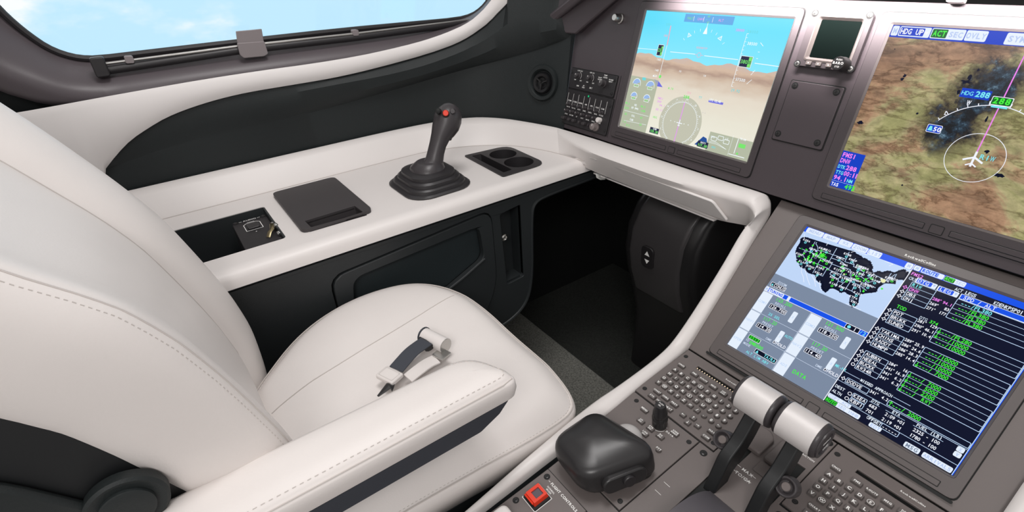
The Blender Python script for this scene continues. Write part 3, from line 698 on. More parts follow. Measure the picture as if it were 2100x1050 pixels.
# ================================================================== display units
K = .001
def scr_mats():
    return [BLACKSCR, E_W, E_G, E_M, E_C, E_B, E_BL, E_LG, E_GR, E_DK, E_TAB]
BLACKSCR = emi('screen_off_black', (10, 16, 40)); E_W = emi('screen_white', (235, 238, 248)); E_G = emi('screen_green', (70, 235, 60)); E_M = emi('screen_magenta', (235, 130, 235))
E_C = emi('screen_cyan', (120, 225, 235)); E_B = emi('screen_blue', (20, 80, 225)); E_BL = emi('screen_pale_blue', (188, 212, 242)); E_LG = emi('screen_pale_button', (222, 232, 245)); E_GR = emi('screen_grey', (128, 143, 165)); E_DK = emi('screen_dark', (8, 14, 36)); E_TAB = emi('screen_pale_text', (178, 196, 232))
MW, MG, MM_, MC, MBL, MPB, MLG, MGR, MDK, MTB = range(1, 11)
def display(fr, x0, label, cat='display', logo=True, bm=None):
    """x0 = left edge of the lit area; y 0 = its top edge"""
    w, h = .3072, .2304; bm = bm or BEZ
    t = thing('flight_display', label, cat, fr.p(x0 + w / 2, -h, -.01))
    bez = cround([(x0 - .019, -.256), (x0 + .321, -.256), (x0 + .321, .0158), (x0 - .019, .0158)], .009)
    m = MB(); cb_ = np.mean(np.array(bez), 0); m.prism(fr, [tuple(cb_ + (np.array(q) - cb_) * np.array([1.0075, 1.0095])) for q in bez], -.0034, -.0031); mk('shadow_gap', m, DARK, t)
    m = MB(); m.prism(fr, bez, -.006, .0, holes=[rr(x0 + w / 2, -h / 2, w + .006, h + .006, .0035, 2)]); mk('bezel', m, bm, t, bevel=.0012, smooth=30)
    # sloped inner lip of the bezel
    o = ccw(rr(x0 + w / 2, -h / 2, w + .006, h + .006, .0035, 2)); i = ccw(rr(x0 + w / 2, -h / 2, w + .0005, h + .0005, .0008, 2))
    m = MB(); m.loft([[fr.p(*q, .0002) for q in o], [fr.p(*q, -.0028) for q in i]], False, False); mk('inner_lip', m, mat('lip_grey', (.13, .115, .115), .35) if 'LIPM' not in globals() else LIPM, t)
    for (a, b) in ((-.005, .135), (.164, .302)):
        m = MB(); m.prism(fr, rr(x0 + (a + b) / 2, -.2478, b - a, .0085, .001), -.001, .0002); sfm = mk('touch_slider_frame', m, DARK, t)
        m = MB(); m.prism(fr, rr(x0 + (a + b) / 2, -.2478, b - a - .0016, .0069, .001), 0, .0008); mk('touch_slider', m, bm, sfm, bevel=.0004)
    m = MB(); m.box(fr, x0 + .1495, -.2478, .0165, .0125, -.001, .0003, .002); m.box(fr, x0 + .1495, -.2478, .0145, .0105, 0, .0008, .0015, mi=1); mk('centre_button', m, [DARK, bm], t)
    if logo:
        m = MB(); m.text(fr, 'RockwellCollins', x0 + .157, .0058, .0034, al='c', z=.0003, bold=.03); mk('maker_lettering', m, WHT, t)
    return t
LIPM = mat('lip_grey', (.13, .115, .115), .35)
ZS = -.0025
# ---------------- left screen: attitude picture
d1 = display(PAN, 0, 'upper left flight screen showing cyan sky over pale tan terrain', )
def gmat(name, stops, axis='Z', lo=0, hi=1, noise=0, nscale=20, stretch=(1, 1, 1)):
    m = bpy.data.materials.new(name); m.use_nodes = True; t = m.node_tree; b = t.nodes['Principled BSDF']; b.inputs['Base Color'].default_value = (.005, .005, .006, 1); b.inputs['Roughness'].default_value = .25; b.inputs['Specular IOR Level'].default_value = .08
    tc = t.nodes.new('ShaderNodeTexCoord'); sp = t.nodes.new('ShaderNodeSeparateXYZ'); mr = t.nodes.new('ShaderNodeMapRange'); mr.inputs[1].default_value = lo; mr.inputs[2].default_value = hi
    t.links.new(tc.outputs['Object'], sp.inputs[0]); t.links.new(sp.outputs[axis], mr.inputs[0]); fac = mr.outputs[0]
    if noise:
        mp = t.nodes.new('ShaderNodeMapping'); mp.inputs['Scale'].default_value = stretch; nz = t.nodes.new('ShaderNodeTexNoise'); nz.inputs['Scale'].default_value = nscale; nz.inputs['Detail'].default_value = 6
        ma = t.nodes.new('ShaderNodeMath'); ma.operation = 'MULTIPLY_ADD'; ma.inputs[1].default_value = noise; mb = t.nodes.new('ShaderNodeMath'); mb.operation = 'SUBTRACT'; mb.inputs[1].default_value = noise / 2
        t.links.new(tc.outputs['Object'], mp.inputs[0]); t.links.new(mp.outputs[0], nz.inputs[0]); t.links.new(nz.outputs['Fac'], ma.inputs[0]); t.links.new(fac, ma.inputs[2]); t.links.new(ma.outputs[0], mb.inputs[0]); fac = mb.outputs[0]
    r = t.nodes.new('ShaderNodeValToRGB'); el = r.color_ramp.elements
    el[0].position = stops[0][0]; el[0].color = (*srgb(*stops[0][1]), 1); el[1].position = stops[-1][0]; el[1].color = (*srgb(*stops[-1][1]), 1)
    for p, c in stops[1:-1]: e = el.new(p); e.color = (*srgb(*c), 1)
    t.links.new(fac, r.inputs[0]); t.links.new(r.outputs[0], b.inputs['Emission Color']); b.inputs['Emission Strength'].default_value = 1
    return m
PSKY = gmat('synthetic_sky', [(0, (170, 232, 245)), (.35, (140, 228, 246)), (1, (95, 216, 244))], 'Z', 0, .12)
PTER = gmat('synthetic_terrain', [(0, (232, 230, 216)), (.35, (226, 222, 206)), (.62, (222, 212, 196)), (.78, (203, 182, 162)), (.84, (176, 150, 134)), (.90, (206, 180, 158)), (1, (196, 180, 176))], 'Z', 0, .152, .16, 26, (1, 1, 3.2))
def pz(x, y): return PAN.px(1150 + x / 3, y / 3)
w, h = .3072, .2304
hl = [pz(470, 330)[1], pz(600, 340)[1] - .002, pz(760, 372)[1], pz(1000, 398)[1] - .001, pz(1150, 420)[1], pz(1320, 447)[1]]
hx = [0, .045, .10, .18, .235, w]
hill = [(x, y + .0035 * math.sin(x * 63) + .0012 * math.sin(x * 210)) for x, y in [(q, interp(q, hx, hl)) for q in np.linspace(0, w, 40)]]
m = MB(); m.face(PAN, [(0, -.145), (w, -.145), (w, 0), (0, 0)], ZS - .0003); mk('sky_picture', m, PSKY, d1)
m = MB(); m.face(PAN, [(0, -h), (w, -h)] + hill[::-1], ZS - .0001); mk('terrain_picture', m, PTER, d1)
m = MB(); Zt = ZS + .0001
PG = emi('pfd_grey_green', (176, 182, 160)); PG2 = emi('pfd_grey', (190, 190, 172)); PBLU = emi('pfd_blue', (95, 165, 222)); PGR = emi('pfd_soft_green', (120, 225, 110)); PMG = emi('pfd_soft_magenta', (222, 150, 232)); PWH = emi('pfd_white', (238, 246, 250)); PDK = emi('pfd_dark', (40, 44, 70)); PPU = emi('pfd_violet', (110, 110, 215)); PPI = emi('pfd_pink', (232, 170, 190)); PNV = emi('pfd_navy', (40, 80, 150)); PLB = emi('pfd_gauge_blue', (150, 180, 225)); PCY = emi('pfd_cyan', (110, 210, 215))
pm = [PWH, PG, PG2, PBLU, PGR, PMG, PDK, PPU, PPI, PNV, PLB, PCY]
# mode annunciator box
a = pz(765, 83); b = pz(1045, 157); m.rect(PAN, a[0], b[1] + .001, b[0] + .002, a[1], Zt, 3)
for x in (812, 874, 930): q = pz(x, 120); m.rect(PAN, q[0], b[1] + .003, q[0] + .0007, a[1] - .003, Zt + .0001, 0)
m.text(PAN, 'VALT', pz(772, 118)[0], pz(790, 118)[1], .0042, .0036, Zt + .0001, 4); m.text(PAN, 'LNAV', pz(836, 122)[0], pz(836, 122)[1], .0042, .0034, Zt + .0001, 5)
m.text(PAN, 'AP', pz(898, 104)[0], pz(898, 106)[1], .0032, .003, Zt + .0001, 4); m.text(PAN, 'AT', pz(893, 138)[0], pz(893, 142)[1], .0032, .003, Zt + .0001, 4); m.text(PAN, '<--', pz(888, 122)[0], pz(888, 124)[1], .003, .003, Zt + .0001, 11)
m.text(PAN, 'ALT', pz(964, 128)[0], pz(964, 130)[1], .0042, .0036, Zt + .0001, 5)
mk('mode_annunciator', m, pm, d1, smooth=0); m = MB()
q = pz(888, 190); m.face(PAN, [(q[0] - .005, q[1] - .005), (q[0] + .004, q[1] - .005), (q[0] + .0002, q[1] + .009)], Zt, 0)
m.line(PAN, [(q[0], q[1] + .006), (q[0], q[1] + .016)], .001, Zt, 0)
for sgn in (-1, 1): m.line(PAN, [(q[0] + sgn * .036, q[1] - .006), (q[0] + sgn * .029, q[1] - .010), (q[0] + sgn * .036, q[1] - .013), (q[0] + sgn * .036, q[1] - .006)], .001, Zt, 0)
for k in range(-4, 5):
    if k: aa = PI / 2 + k * .21; m.line(PAN, [(q[0] + .056 * math.cos(aa), q[1] - .056 + .056 * math.sin(aa)), (q[0] + .060 * math.cos(aa), q[1] - .056 + .060 * math.sin(aa))], .0007, Zt, 0)
m.text(PAN, 'KDENKPSP', pz(830, 292)[0], pz(830, 296)[1], .0032, .0030, Zt, 8)
q = pz(845, 338); m.line(PAN, circ(*q, .0042, 14), .0007, Zt, 8, closed=True); m.line(PAN, [(q[0] - .009, q[1]), (q[0] - .0042, q[1])], .0007, Zt, 8); m.line(PAN, [(q[0] + .0042, q[1]), (q[0] + .009, q[1])], .0007, Zt, 8)
hz = pz(670, 320)[1]
m.line(PAN, [(.0, pz(475, 296)[1]), (pz(590, 305)[0], pz(590, 306)[1])], .0008, Zt, 0); m.line(PAN, [pz(670, 318), pz(820, 332)], .0011, Zt, 0); m.line(PAN, [pz(880, 342), pz(1085, 366)], .0011, Zt, 0); m.line(PAN, [pz(1190, 388), pz(1335, 408)], .0011, Zt, 0)
# speed tape
m.line(PAN, [pz(672, 160), pz(650, 275)], .0021, Zt, 8); m.line(PAN, [pz(650, 275), pz(600, 470)], .0009, Zt, 0)
for k, lab in enumerate(('180', '160', '140', '120')):
    q = pz(612 - k * 1 - 12, 0); yy = [pz(640, 218)[1], pz(600, 365)[1], pz(590, 432)[1], pz(578, 466)[1]][k]; xx = pz([640, 598, 585, 575][k], [218, 365, 432, 466][k])[0]
    m.text(PAN, lab, xx, yy - .002, .004, .0034, Zt, 8 if k == 0 else 0, 'c')
m.text(PAN, '220', pz(655, 155)[0], pz(655, 155)[1], .004, .0035, Zt, 11, 'c')
q = pz(608, 308); m.rect(PAN, q[0] - .0075, q[1] - .0105, q[0] + .0065, q[1] + .0105, Zt, 0); m.rect(PAN, q[0] - .0067, q[1] - .0097, q[0] + .0057, q[1] + .0097, Zt + .0001, 6); m.rect(PAN, q[0] + .0015, q[1] - .009, q[0] + .0052, q[1] + .0075, Zt + .00015, 4)
m.text(PAN, '23', q[0] - .006, q[1] - .003, .0062, .0036, Zt + .0002, 4); m.text(PAN, '5', q[0] + .0015, q[1] - .003, .0062, .0036, Zt + .0002, 6)
mk('speed_tape', m, pm, d1, smooth=0); m = MB()
# altitude tape
m.line(PAN, [pz(1142, 205), pz(1045, 530)], .0008, Zt, 0)
for k in range(14):
    t_ = k / 13; x = 1142 + (1045 - 1142) * t_; y = 205 + 325 * t_; q = pz(x, y); m.rect(PAN, q[0], q[1] - .0003, q[0] + .0035, q[1] + .0003, Zt, 0)
m.text(PAN, '38500', pz(1140, 272)[0], pz(1140, 274)[1], .0048, .0038, Zt, 0); m.text(PAN, '37500', pz(1068, 494)[0], pz(1068, 494)[1], .0048, .0038, Zt, 0); m.text(PAN, '38000', pz(1140, 197)[0], pz(1140, 200)[1], .0045, .0042, Zt, 11); m.text(PAN, '38000', pz(1070, 188)[0], pz(1070, 190)[1], .0042, .0034, Zt, 5)
q = pz(1133, 380); m.rect(PAN, q[0] - .0115, q[1] - .0090, q[0] + .0115, q[1] + .0095, Zt, 0); m.rect(PAN, q[0] - .0107, q[1] - .0082, q[0] + .0107, q[1] + .0087, Zt + .0001, 6); m.rect(PAN, q[0] + .0045, q[1] - .0078, q[0] + .0103, q[1] + .0082, Zt + .00015, 4)
m.text(PAN, '380', q[0] - .0100, q[1] - .003, .0062, .0046, Zt + .0002, 4); m.text(PAN, '00', q[0] + .0046, q[1] - .003, .0055, .0027, Zt + .0002, 6)
# vertical speed scale
mk('altitude_tape', m, pm, d1, smooth=0); m = MB()
c_ = pz(1290, 385); q = [pz(1225, 262), pz(1240, 282), pz(1208, 320), pz(1198, 360), pz(1196, 390), pz(1175, 440), pz(1165, 495), pz(1140, 512)]
m.line(PAN, q[:2], .0009, Zt, 0); m.line(PAN, [pz(1190, 432), pz(1165, 460)], .0008, Zt, 0); m.line(PAN, [pz(1170, 490), pz(1140, 515)], .0008, Zt, 0)
for p_ in q[2:6]: m.rect(PAN, p_[0], p_[1], p_[0] + .003, p_[1] + .0008, Zt, 0)
m.text(PAN, '29.92', pz(1040, 558)[0], pz(1040, 560)[1], .0045, .0036, Zt, 11)
for (x, y, tx) in ((720, 442, '10'), (870, 470, '10')): m.text(PAN, tx, pz(x, y)[0], pz(x, y)[1], .0035, .003, Zt, 0)
mk('flight_symbology', m, pm, d1, smooth=0); m = MB()
ep = [pz(430, 465), pz(580, 485), pz(520, 800), pz(363, 765)]
m.rect(PAN, 0, -h, pz(520, 800)[0], pz(470, 470)[1], Zt, 1)
for (x, y, r_) in ((462, 515, .0105), (545, 532, .0105), (445, 592, .0085), (523, 608, .0085)):
    q = pz(x, y); seg = [(q[0] + r_ * math.cos(t_), q[1] + r_ * math.sin(t_)) for t_ in np.linspace(-.2, PI * 1.0, 16)]
    m.face(PAN, [q] + seg[3:], Zt + .0001, 10); m.line(PAN, seg, .001, Zt + .0002, 0)
    m.rect(PAN, q[0] - .006, q[1] - .0062, q[0] + .007, q[1] - .0005, Zt + .0003, 0); m.rect(PAN, q[0] - .0052, q[1] - .0055, q[0] + .0062, q[1] - .0012, Zt + .0004, 1); m.text(PAN, '91.5' if r_ > .01 else '654', q[0] + .0005, q[1] - .0052, .0038, .0027, Zt + .0005, 4, 'c')
q = pz(508, 487); m.rect(PAN, q[0] - .0045, q[1] - .002, q[0] + .0045, q[1] + .0035, Zt + .0003, 11)
for k, (x, y, tx, c_) in enumerate(((405, 640, '98.2', 4), (455, 652, 'N2', 0), (500, 662, '98.3', 4), (398, 668, '1210', 4), (450, 672, 'FF PPH', 0), (500, 688, '1208', 4), (395, 705, '62', 4), (440, 718, 'OIL', 0), (490, 730, '63', 4), (385, 752, '1.2', 4), (430, 742, 'CAB', 0), (485, 772, '22', 4), (408, 775, '8.2', 4))):
    q = pz(x, y); m.text(PAN, tx, q[0], q[1], .0040, .0032, Zt + .0003, c_, 'c', .03)
m.line(PAN, [pz(388, 678), pz(535, 716)], .0006, Zt + .0002, 0); m.line(PAN, [pz(385, 740), pz(520, 768)], .0006, Zt + .0002, 0)
# navy terrain shape beside it
m.face(PAN, [pz(572, 486), pz(600, 502), pz(622, 536), pz(585, 530)], Zt, 7)
q = pz(606, 470); m.face(PAN, circ(q[0], q[1], .0032, 10), Zt, 4); q = pz(566, 466); m.face(PAN, circ(q[0], q[1], .0018, 8), Zt, 0)
m.text(PAN, 'M.78', pz(655, 545)[0], pz(655, 547)[1], .0038, .0032, Zt, 4)
for k, (x, y, tx) in enumerate(((590, 608, 'FMS1'), (588, 628, 'DNW'), (600, 652, '94.1'), (578, 676, '00:11'))): m.text(PAN, tx, pz(x, y)[0], pz(x, y)[1], .0042, .0036, Zt, 5)
m.text(PAN, 'HDG', pz(562, 722)[0], pz(562, 724)[1], .004, .0034, Zt, 4)
mk('engine_gauges', m, pm, d1, smooth=0); m = MB()
cx_, cy_ = .149, -.1945
clipc = lambda pts: [(x, max(y, -h)) for x, y in pts]
m.face(PAN, clipc(circ(cx_, cy_, .049, 56)), Zt + .0001, 2); m.line(PAN, [p_ for p_ in circ(cx_, cy_, .0385, 56)][:0] or [(cx_ + .0385 * math.cos(t_), cy_ + .0385 * math.sin(t_)) for t_ in np.linspace(-1.10, PI + 1.10, 60)], .0006, Zt + .0002, 0)
for k in range(72):
    t_ = 2 * PI * k / 72
    if cy_ + .041 * math.sin(t_) > -h: m.line(PAN, [(cx_ + .0385 * math.cos(t_), cy_ + .0385 * math.sin(t_)), (cx_ + (.0405 if k % 2 else .0418) * math.cos(t_), cy_ + (.0405 if k % 2 else .0418) * math.sin(t_))], .0006, Zt + .0002, 0)
for k, tx in enumerate(('33', 'N', '3', '6', 'E', '12', '15', 'S', '21', '24', 'W', '30')):
    t_ = PI / 2 - (k * 30 - 30 + 42 - 12) * PI / 180 - .6
    y_ = cy_ + .0445 * math.sin(t_)
    if y_ > -h + .004: m.text(PAN, tx, cx_ + .0445 * math.cos(t_), y_ - .0015, .0034, .0026, Zt + .0003, 0, 'c')
m.line(PAN, [(cx_ - .0005, cy_ + .038), (cx_ - .0005, -h)], .0018, Zt + .0002, 5)
for x in (-.021, -.011, .011, .021): m.face(PAN, circ(cx_ + x, cy_, .0010, 6), Zt + .0003, 0)
m.line(PAN, [(cx_, cy_ + .005), (cx_, cy_ - .006)], .0016, Zt + .0003, 0); m.line(PAN, [(cx_ - .006, cy_ - .0005), (cx_ + .006, cy_ - .0005)], .0014, Zt + .0003, 0); m.line(PAN, [(cx_ - .0025, cy_ - .005), (cx_ + .0025, cy_ - .005)], .001, Zt + .0003, 0)
m.text(PAN, '288', cx_, cy_ + .046, .0052, .0046, Zt + .0004, 4, 'c', .04); m.text(PAN, 'CRS', cx_ + .003, cy_ + .055, .0036, .0034, Zt, 8, 'c')
m.text(PAN, 'TT', pz(842, 605)[0], pz(842, 605)[1], .0042, .0036, Zt, 11); m.text(PAN, '--', pz(862, 692)[0], pz(862, 694)[1], .003, .005, Zt, 9)
a = pz(908, 610); b = pz(992, 645); m.rect(PAN, a[0], b[1], b[0], a[1] - .001, Zt, 7); m.text(PAN, 'UTC 12:45', a[0] + .001, b[1] + .0022, .0042, .0027, Zt + .0001, 0, bold=.03)
for (x, y, t1_, t2_) in ((572, 802, 'COM', '133.20'), (870, 888, 'NAV1', '117.20')):
    q = pz(x, y); 
    if t1_ == 'NAV1': m.face(PAN, [(q[0] - .018, q[1] - .004), (q[0] + .012, q[1] - .004), (q[0] + .004, q[1] + .012), (q[0] - .004, q[1] + .014)], Zt + .0001, 9)
    m.rect(PAN, q[0] - .012, max(q[1] - .006, -h), q[0] + .011, q[1] + .005, Zt + .0003, 6); m.text(PAN, t2_, q[0] - .0005, q[1] - .0045, .0045, .0034, Zt + .0004, 4, 'c', .04); m.text(PAN, t1_, q[0], q[1] + .0012, .0033, .0030, Zt + .0004, 0, 'c', .03)
mk('heading_rose', m, pm, d1, smooth=0); m = MB()
q0 = pz(968, 825); m.rect(PAN, .2205, -h, w, q0[1] + .001, Zt + .0001, 1)
for dx in (0, .013, .026): m.line(PAN, rr(.232 + dx, q0[1] - .010 + (.004 if dx == .013 else 0), .011, .007, .001, 1), .0009, Zt + .0003, 0, closed=True)
m.line(PAN, [(.224, -.2135), (.240, -.2125), (.262, -.2195), (.240, -.2150), (.224, -.2155)], .0006, Zt + .0003, 0); m.text(PAN, 'SPD', .224, -.206, .0034, .003, Zt + .0003, 0); m.text(PAN, 'BRK', .232, -.2235, .0034, .003, Zt + .0003, 11)
m.line(PAN, [(.279, -.197), (.279, -.222)], .0012, Zt + .0003, 0); m.line(PAN, [(.270, -.2255), (.300, -.2255)], .0012, Zt + .0003, 0); m.rect(PAN, .283, -.2105, .296, -.2035, Zt + .0003, 4); m.text(PAN, 'TRIM', .281, -.1975, .0036, .003, Zt + .0003, 0); m.face(PAN, circ(.285, -.2215, .002, 8), Zt + .0003, 4); m.line(PAN, [(.268, -.193), (.268, -.228)], .0004, Zt + .0003, 0); m.text(PAN, 'LG', .254, q0[1] - .006, .0034, .003, Zt + .0003, 0)
mk('systems_inset', m, pm, d1, smooth=0)
# ---------------- right screen: terrain map
X2 = .4497
d2 = display(PAN, X2, 'upper right flight screen showing a brown and green terrain map')
m = bpy.data.materials.new('terrain_map'); m.use_nodes = True; t = m.node_tree; b = t.nodes['Principled BSDF']; b.inputs['Base Color'].default_value = (.005, .005, .005, 1); b.inputs['Roughness'].default_value = .25; b.inputs['Specular IOR Level'].default_value = .08
tc = t.nodes.new('ShaderNodeTexCoord')
def noise(scale, detail, rot=0, st=(1, 1, 1), off=(0, 0, 0), rough=.6, dist=0):
    mp = t.nodes.new('ShaderNodeMapping'); mp.inputs['Scale'].default_value = st; mp.inputs['Rotation'].default_value = (0, rot, 0); mp.inputs['Location'].default_value = off
    n = t.nodes.new('ShaderNodeTexNoise'); n.inputs['Scale'].default_value = scale; n.inputs['Detail'].default_value = detail; n.inputs['Roughness'].default_value = rough; n.inputs['Distortion'].default_value = dist
    t.links.new(tc.outputs['Object'], mp.inputs[0]); t.links.new(mp.outputs[0], n.inputs[0]); return n.outputs['Fac']
def ramp(fac, st):
    r = t.nodes.new('ShaderNodeValToRGB'); el = r.color_ramp.elements; el[0].position = st[0][0]; el[0].color = (*st[0][1], 1); el[1].position = st[-1][0]; el[1].color = (*st[-1][1], 1)
    for p, c in st[1:-1]: e = el.new(p); e.color = (*c, 1)
    t.links.new(fac, r.inputs[0]); return r.outputs[0]
def mixc(f, a, b_, mode='MIX'):
    n = t.nodes.new('ShaderNodeMixRGB'); n.blend_type = mode
    for i, q in enumerate((f, a, b_)):
        if isinstance(q, (int, float)): n.inputs[i].default_value = q
        elif isinstance(q, tuple): n.inputs[i].default_value = (*q, 1)
        else: t.links.new(q, n.inputs[i])
    return n.outputs[0]
def math_(op, a, b_=None, c=None):
    n = t.nodes.new('ShaderNodeMath'); n.operation = op
    for i, q in enumerate((a, b_, c)):
        if q is None: continue
        if isinstance(q, (int, float)): n.inputs[i].default_value = q
        else: t.links.new(q, n.inputs[i])
    return n.outputs[0]
sp = t.nodes.new('ShaderNodeSeparateXYZ'); t.links.new(tc.outputs['Object'], sp.inputs[0])
n1 = noise(9, 6, .5, (1, 1, 1.4), (.13, 0, .02), .62, .4)
# browner towards the top of the map, greener towards the foot
fld = math_('ADD', math_('MULTIPLY_ADD', sp.outputs['Z'], 1.05, -.10), math_('MULTIPLY', math_('SUBTRACT', n1, .5), 2.4))
base = ramp(math_('ADD', fld, .42), [(.26, srgb(156, 154, 106)), (.40, srgb(174, 166, 124)), (.47, srgb(172, 150, 116)), (.55, srgb(172, 138, 110)), (.90, srgb(152, 118, 94))])
dark = mixc(1.0, ramp(noise(18, 8, .45, (.5, 1, 2.4), (.31, 0, .1), .66, .8), [(.47, (0, 0, 0)), (.60, (.55, .55, .55)), (.72, (1, 1, 1))]), ramp(math_('ADD', fld, .42), [(.30, (.25, .25, .25)), (.75, (1, 1, 1))]), 'MULTIPLY')
fine = ramp(noise(60, 8, .4, (1, 1, 1.5), (0, 0, 0), .7, .5), [(.32, (.66, .66, .64)), (.66, (1.15, 1.13, 1.12))])
# mountain band: crosses the map from upper right to middle; object origin is the bottom centre
bx_ = math_('SUBTRACT', sp.outputs['X'], -.0290); bz_ = math_('SUBTRACT', sp.outputs['Z'], .140)
d_ = math_('ADD', math_('MULTIPLY', bx_, -.93), math_('MULTIPLY', bz_, .37))
wob = math_('MULTIPLY', math_('SUBTRACT', noise(24, 7, 0, (1, 1, 1), (.7, 0, .2), .7), .5), .09)
dd = math_('ABSOLUTE', math_('ADD', d_, wob))
along = math_('ADD', math_('MULTIPLY', bx_, .37), math_('MULTIPLY', bz_, .93))
gate = ramp(math_('MULTIPLY', math_('ADD', math_('ABSOLUTE', along), wob), 10), [(.48, (1, 1, 1)), (.72, (0, 0, 0))])
band = ramp(math_('MULTIPLY', dd, 20), [(.22, (1, 1, 1)), (.42, (0, 0, 0))])
bandm = mixc(1.0, band, gate, 'MULTIPLY')
snow = ramp(noise(75, 8, .6, (1, 1, 1.1), (.2, 0, 0), .75), [(.44, srgb(26, 28, 32)), (.56, srgb(44, 62, 78)), (.68, srgb(120, 152, 172))])
rid = math_('ABSOLUTE', math_('SUBTRACT', noise(26, 8, .45, (.6, 1, 1.7), (.4, 0, .3), .62, .35), .5))
veins = ramp(math_('MULTIPLY', rid, 10), [(.0, (.50, .46, .44)), (.22, (.78, .76, .74)), (.55, (1, 1, 1))])
c = mixc(dark, base, srgb(66, 52, 46)); c = mixc(1.0, c, veins, 'MULTIPLY'); c = mixc(1.0, c, fine, 'MULTIPLY')
edge = ramp(math_('MULTIPLY', dd, 20), [(.30, (1, 1, 1)), (.75, (0, 0, 0))]); edge = mixc(1.0, edge, gate, 'MULTIPLY')
c = mixc(edge, c, mixc(1.0, (.045, .031, .026), fine, 'MULTIPLY')); c = mixc(bandm, c, snow)
t.links.new(c, b.inputs['Emission Color']); b.inputs['Emission Strength'].default_value = 1.0
TERR = m
m = MB(); m.rect(PAN, X2, -h, X2 + w, 0, ZS); mk('terrain_picture', m, TERR, d2)
def p4(x, y): return PAN.px(1550 + x * .3809, y * .3809)
m = MB(); Zt = ZS + .0002
NAVY = emi('map_blue', (18, 62, 190)); mm = scr_mats() + [NAVY, emi('map_green_fill', (8, 96, 30))]
m.rect(PAN, X2, -.0155, X2 + w, 0, Zt - .00012, 11)
def tab(fr, x0, y0, x1, y1, txt, tc_=MTB, bc_=MLG, z=Zt, th=.0062, cw=None, al='c', r=.0015):
    m.face(fr, rr((x0 + x1) / 2, (y0 + y1) / 2, x1 - x0, y1 - y0, r, 2), z, bc_)
    if txt: m.text(fr, txt, (x0 + x1) / 2, (y0 + y1) / 2 - th / 2, th, cw or th * .78, z + .0001, tc_, 'c', .03)
tab(PAN, X2 + .001, -.0135, X2 + .009, -.001, 'M')
tab(PAN, X2 + .010, -.0135, X2 + .047, -.001, ''); m.face(PAN, rr(X2 + .0255, -.0072, .029, .010, .001, 2), Zt + .00005, 11); m.text(PAN, 'HDG UP', X2 + .0255, -.0105, .0068, .0046, Zt + .0001, MW, 'c', .03); m.face(PAN, [(X2 + .0405, -.006), (X2 + .0455, -.006), (X2 + .043, -.010)], Zt + .0001, MW)
tab(PAN, X2 + .048, -.0135, X2 + .085, -.001, ''); m.face(PAN, rr(X2 + .0575, -.0072, .017, .0105, .001, 2), Zt + .00005, 12); m.text(PAN, 'ACT', X2 + .0575, -.0105, .0068, .0050, Zt + .0001, MG, 'c', .03); m.text(PAN, 'SEC', X2 + .0755, -.0105, .0062, .0050, Zt + .0001, MTB, 'c', .03)
tab(PAN, X2 + .086, -.0135, X2 + .108, -.001, 'OVLY', th=.0064, cw=.0052)
q = p4(1345, 200)[0]; tab(PAN, q, -.0145, q + .045, -.001, 'SYMBOLS', th=.0066, cw=.0058)
mk('menu_bar', m, mm, d2, smooth=0); m = MB()
ac = (.601, -.150)
m.line(PAN, [(ac[0] + .066 * math.cos(t_), ac[1] + .066 * math.sin(t_)) for t_ in np.linspace(PI / 2 - .95, PI / 2 + .95, 50)], .0009, Zt, MW)
for k in range(-6, 7):
    t_ = PI / 2 + k * .155; L_ = .0045 if k % 2 else .0026; m.line(PAN, [(ac[0] + .066 * math.cos(t_), ac[1] + .066 * math.sin(t_)), (ac[0] + (.066 + L_) * math.cos(t_), ac[1] + (.066 + L_) * math.sin(t_))], .0009, Zt, MW)
m.line(PAN, circ(ac[0], ac[1] + .001, .0305, 48), .0007, Zt, MW, closed=True)
m.line(PAN, [(ac[0], ac[1] + .008), (ac[0], -.0155)], .0013, Zt, MM_)
m.line(PAN, [(ac[0], ac[1] + .008), (ac[0], ac[1] - .009)], .0024, Zt + .0001, MW); m.line(PAN, [(ac[0] - .0095, ac[1] - .003), (ac[0], ac[1] + .002), (ac[0] + .0095, ac[1] - .003)], .0022, Zt + .0001, MW); m.line(PAN, [(ac[0] - .005, ac[1] - .009), (ac[0], ac[1] - .006), (ac[0] + .005, ac[1] - .009)], .0016, Zt + .0001, MW)
m.text(PAN, 'RIW', ac[0] + .005, ac[1] + .001, .0062, .0052, Zt + .0001, MC)
m.face(PAN, rr(ac[0], -.0785, .021, .0105, .001, 2), Zt, MW); m.face(PAN, rr(ac[0], -.0785, .0195, .009, .001, 2), Zt + .00005, 12); m.text(PAN, '288', ac[0], -.0815, .0068, .0060, Zt + .0001, MG, 'c', .03)
m.rect(PAN, ac[0] - .008, -.0865, ac[0] + .008, -.0842, Zt + .0001, MC)
m.rect(PAN, ac[0] - .044, -.0795, ac[0] - .013, -.0685, Zt, 11); m.text(PAN, 'HDG', ac[0] - .043, -.0765, .0048, .0042, Zt + .0001, MC); m.text(PAN, '288', ac[0] - .0285, -.0770, .0066, .0050, Zt + .0001, MC, 'l', .03); m.text(PAN, 'W', ac[0] - .031, -.0875, .0052, .0050, Zt, MW, 'c', .03)
q = p4(957, 693); m.face(PAN, rr(q[0], q[1], .017, .0105, .0015, 2), Zt, MW); m.face(PAN, rr(q[0], q[1], .0157, .0092, .0012, 2), Zt + .00005, 11); m.text(PAN, '50', q[0] + .0035, q[1] - .003, .0058, .0046, Zt + .0001, MW, 'c', .03); m.face(PAN, [(q[0] - .007, q[1] - .003), (q[0] - .0015, q[1] - .003), (q[0] - .003, q[1] + .003), (q[0] - .0055, q[1] + .003)], Zt + .0001, MC)
m.text(PAN, 'L', ac[0] - .049, -.104, .005, .005, Zt, MW, 'c')
mk('route_symbols', m, mm, d2, smooth=0); m = MB()
m.rect(PAN, X2, -h, X2 + .0315, -.1755, Zt, 11)
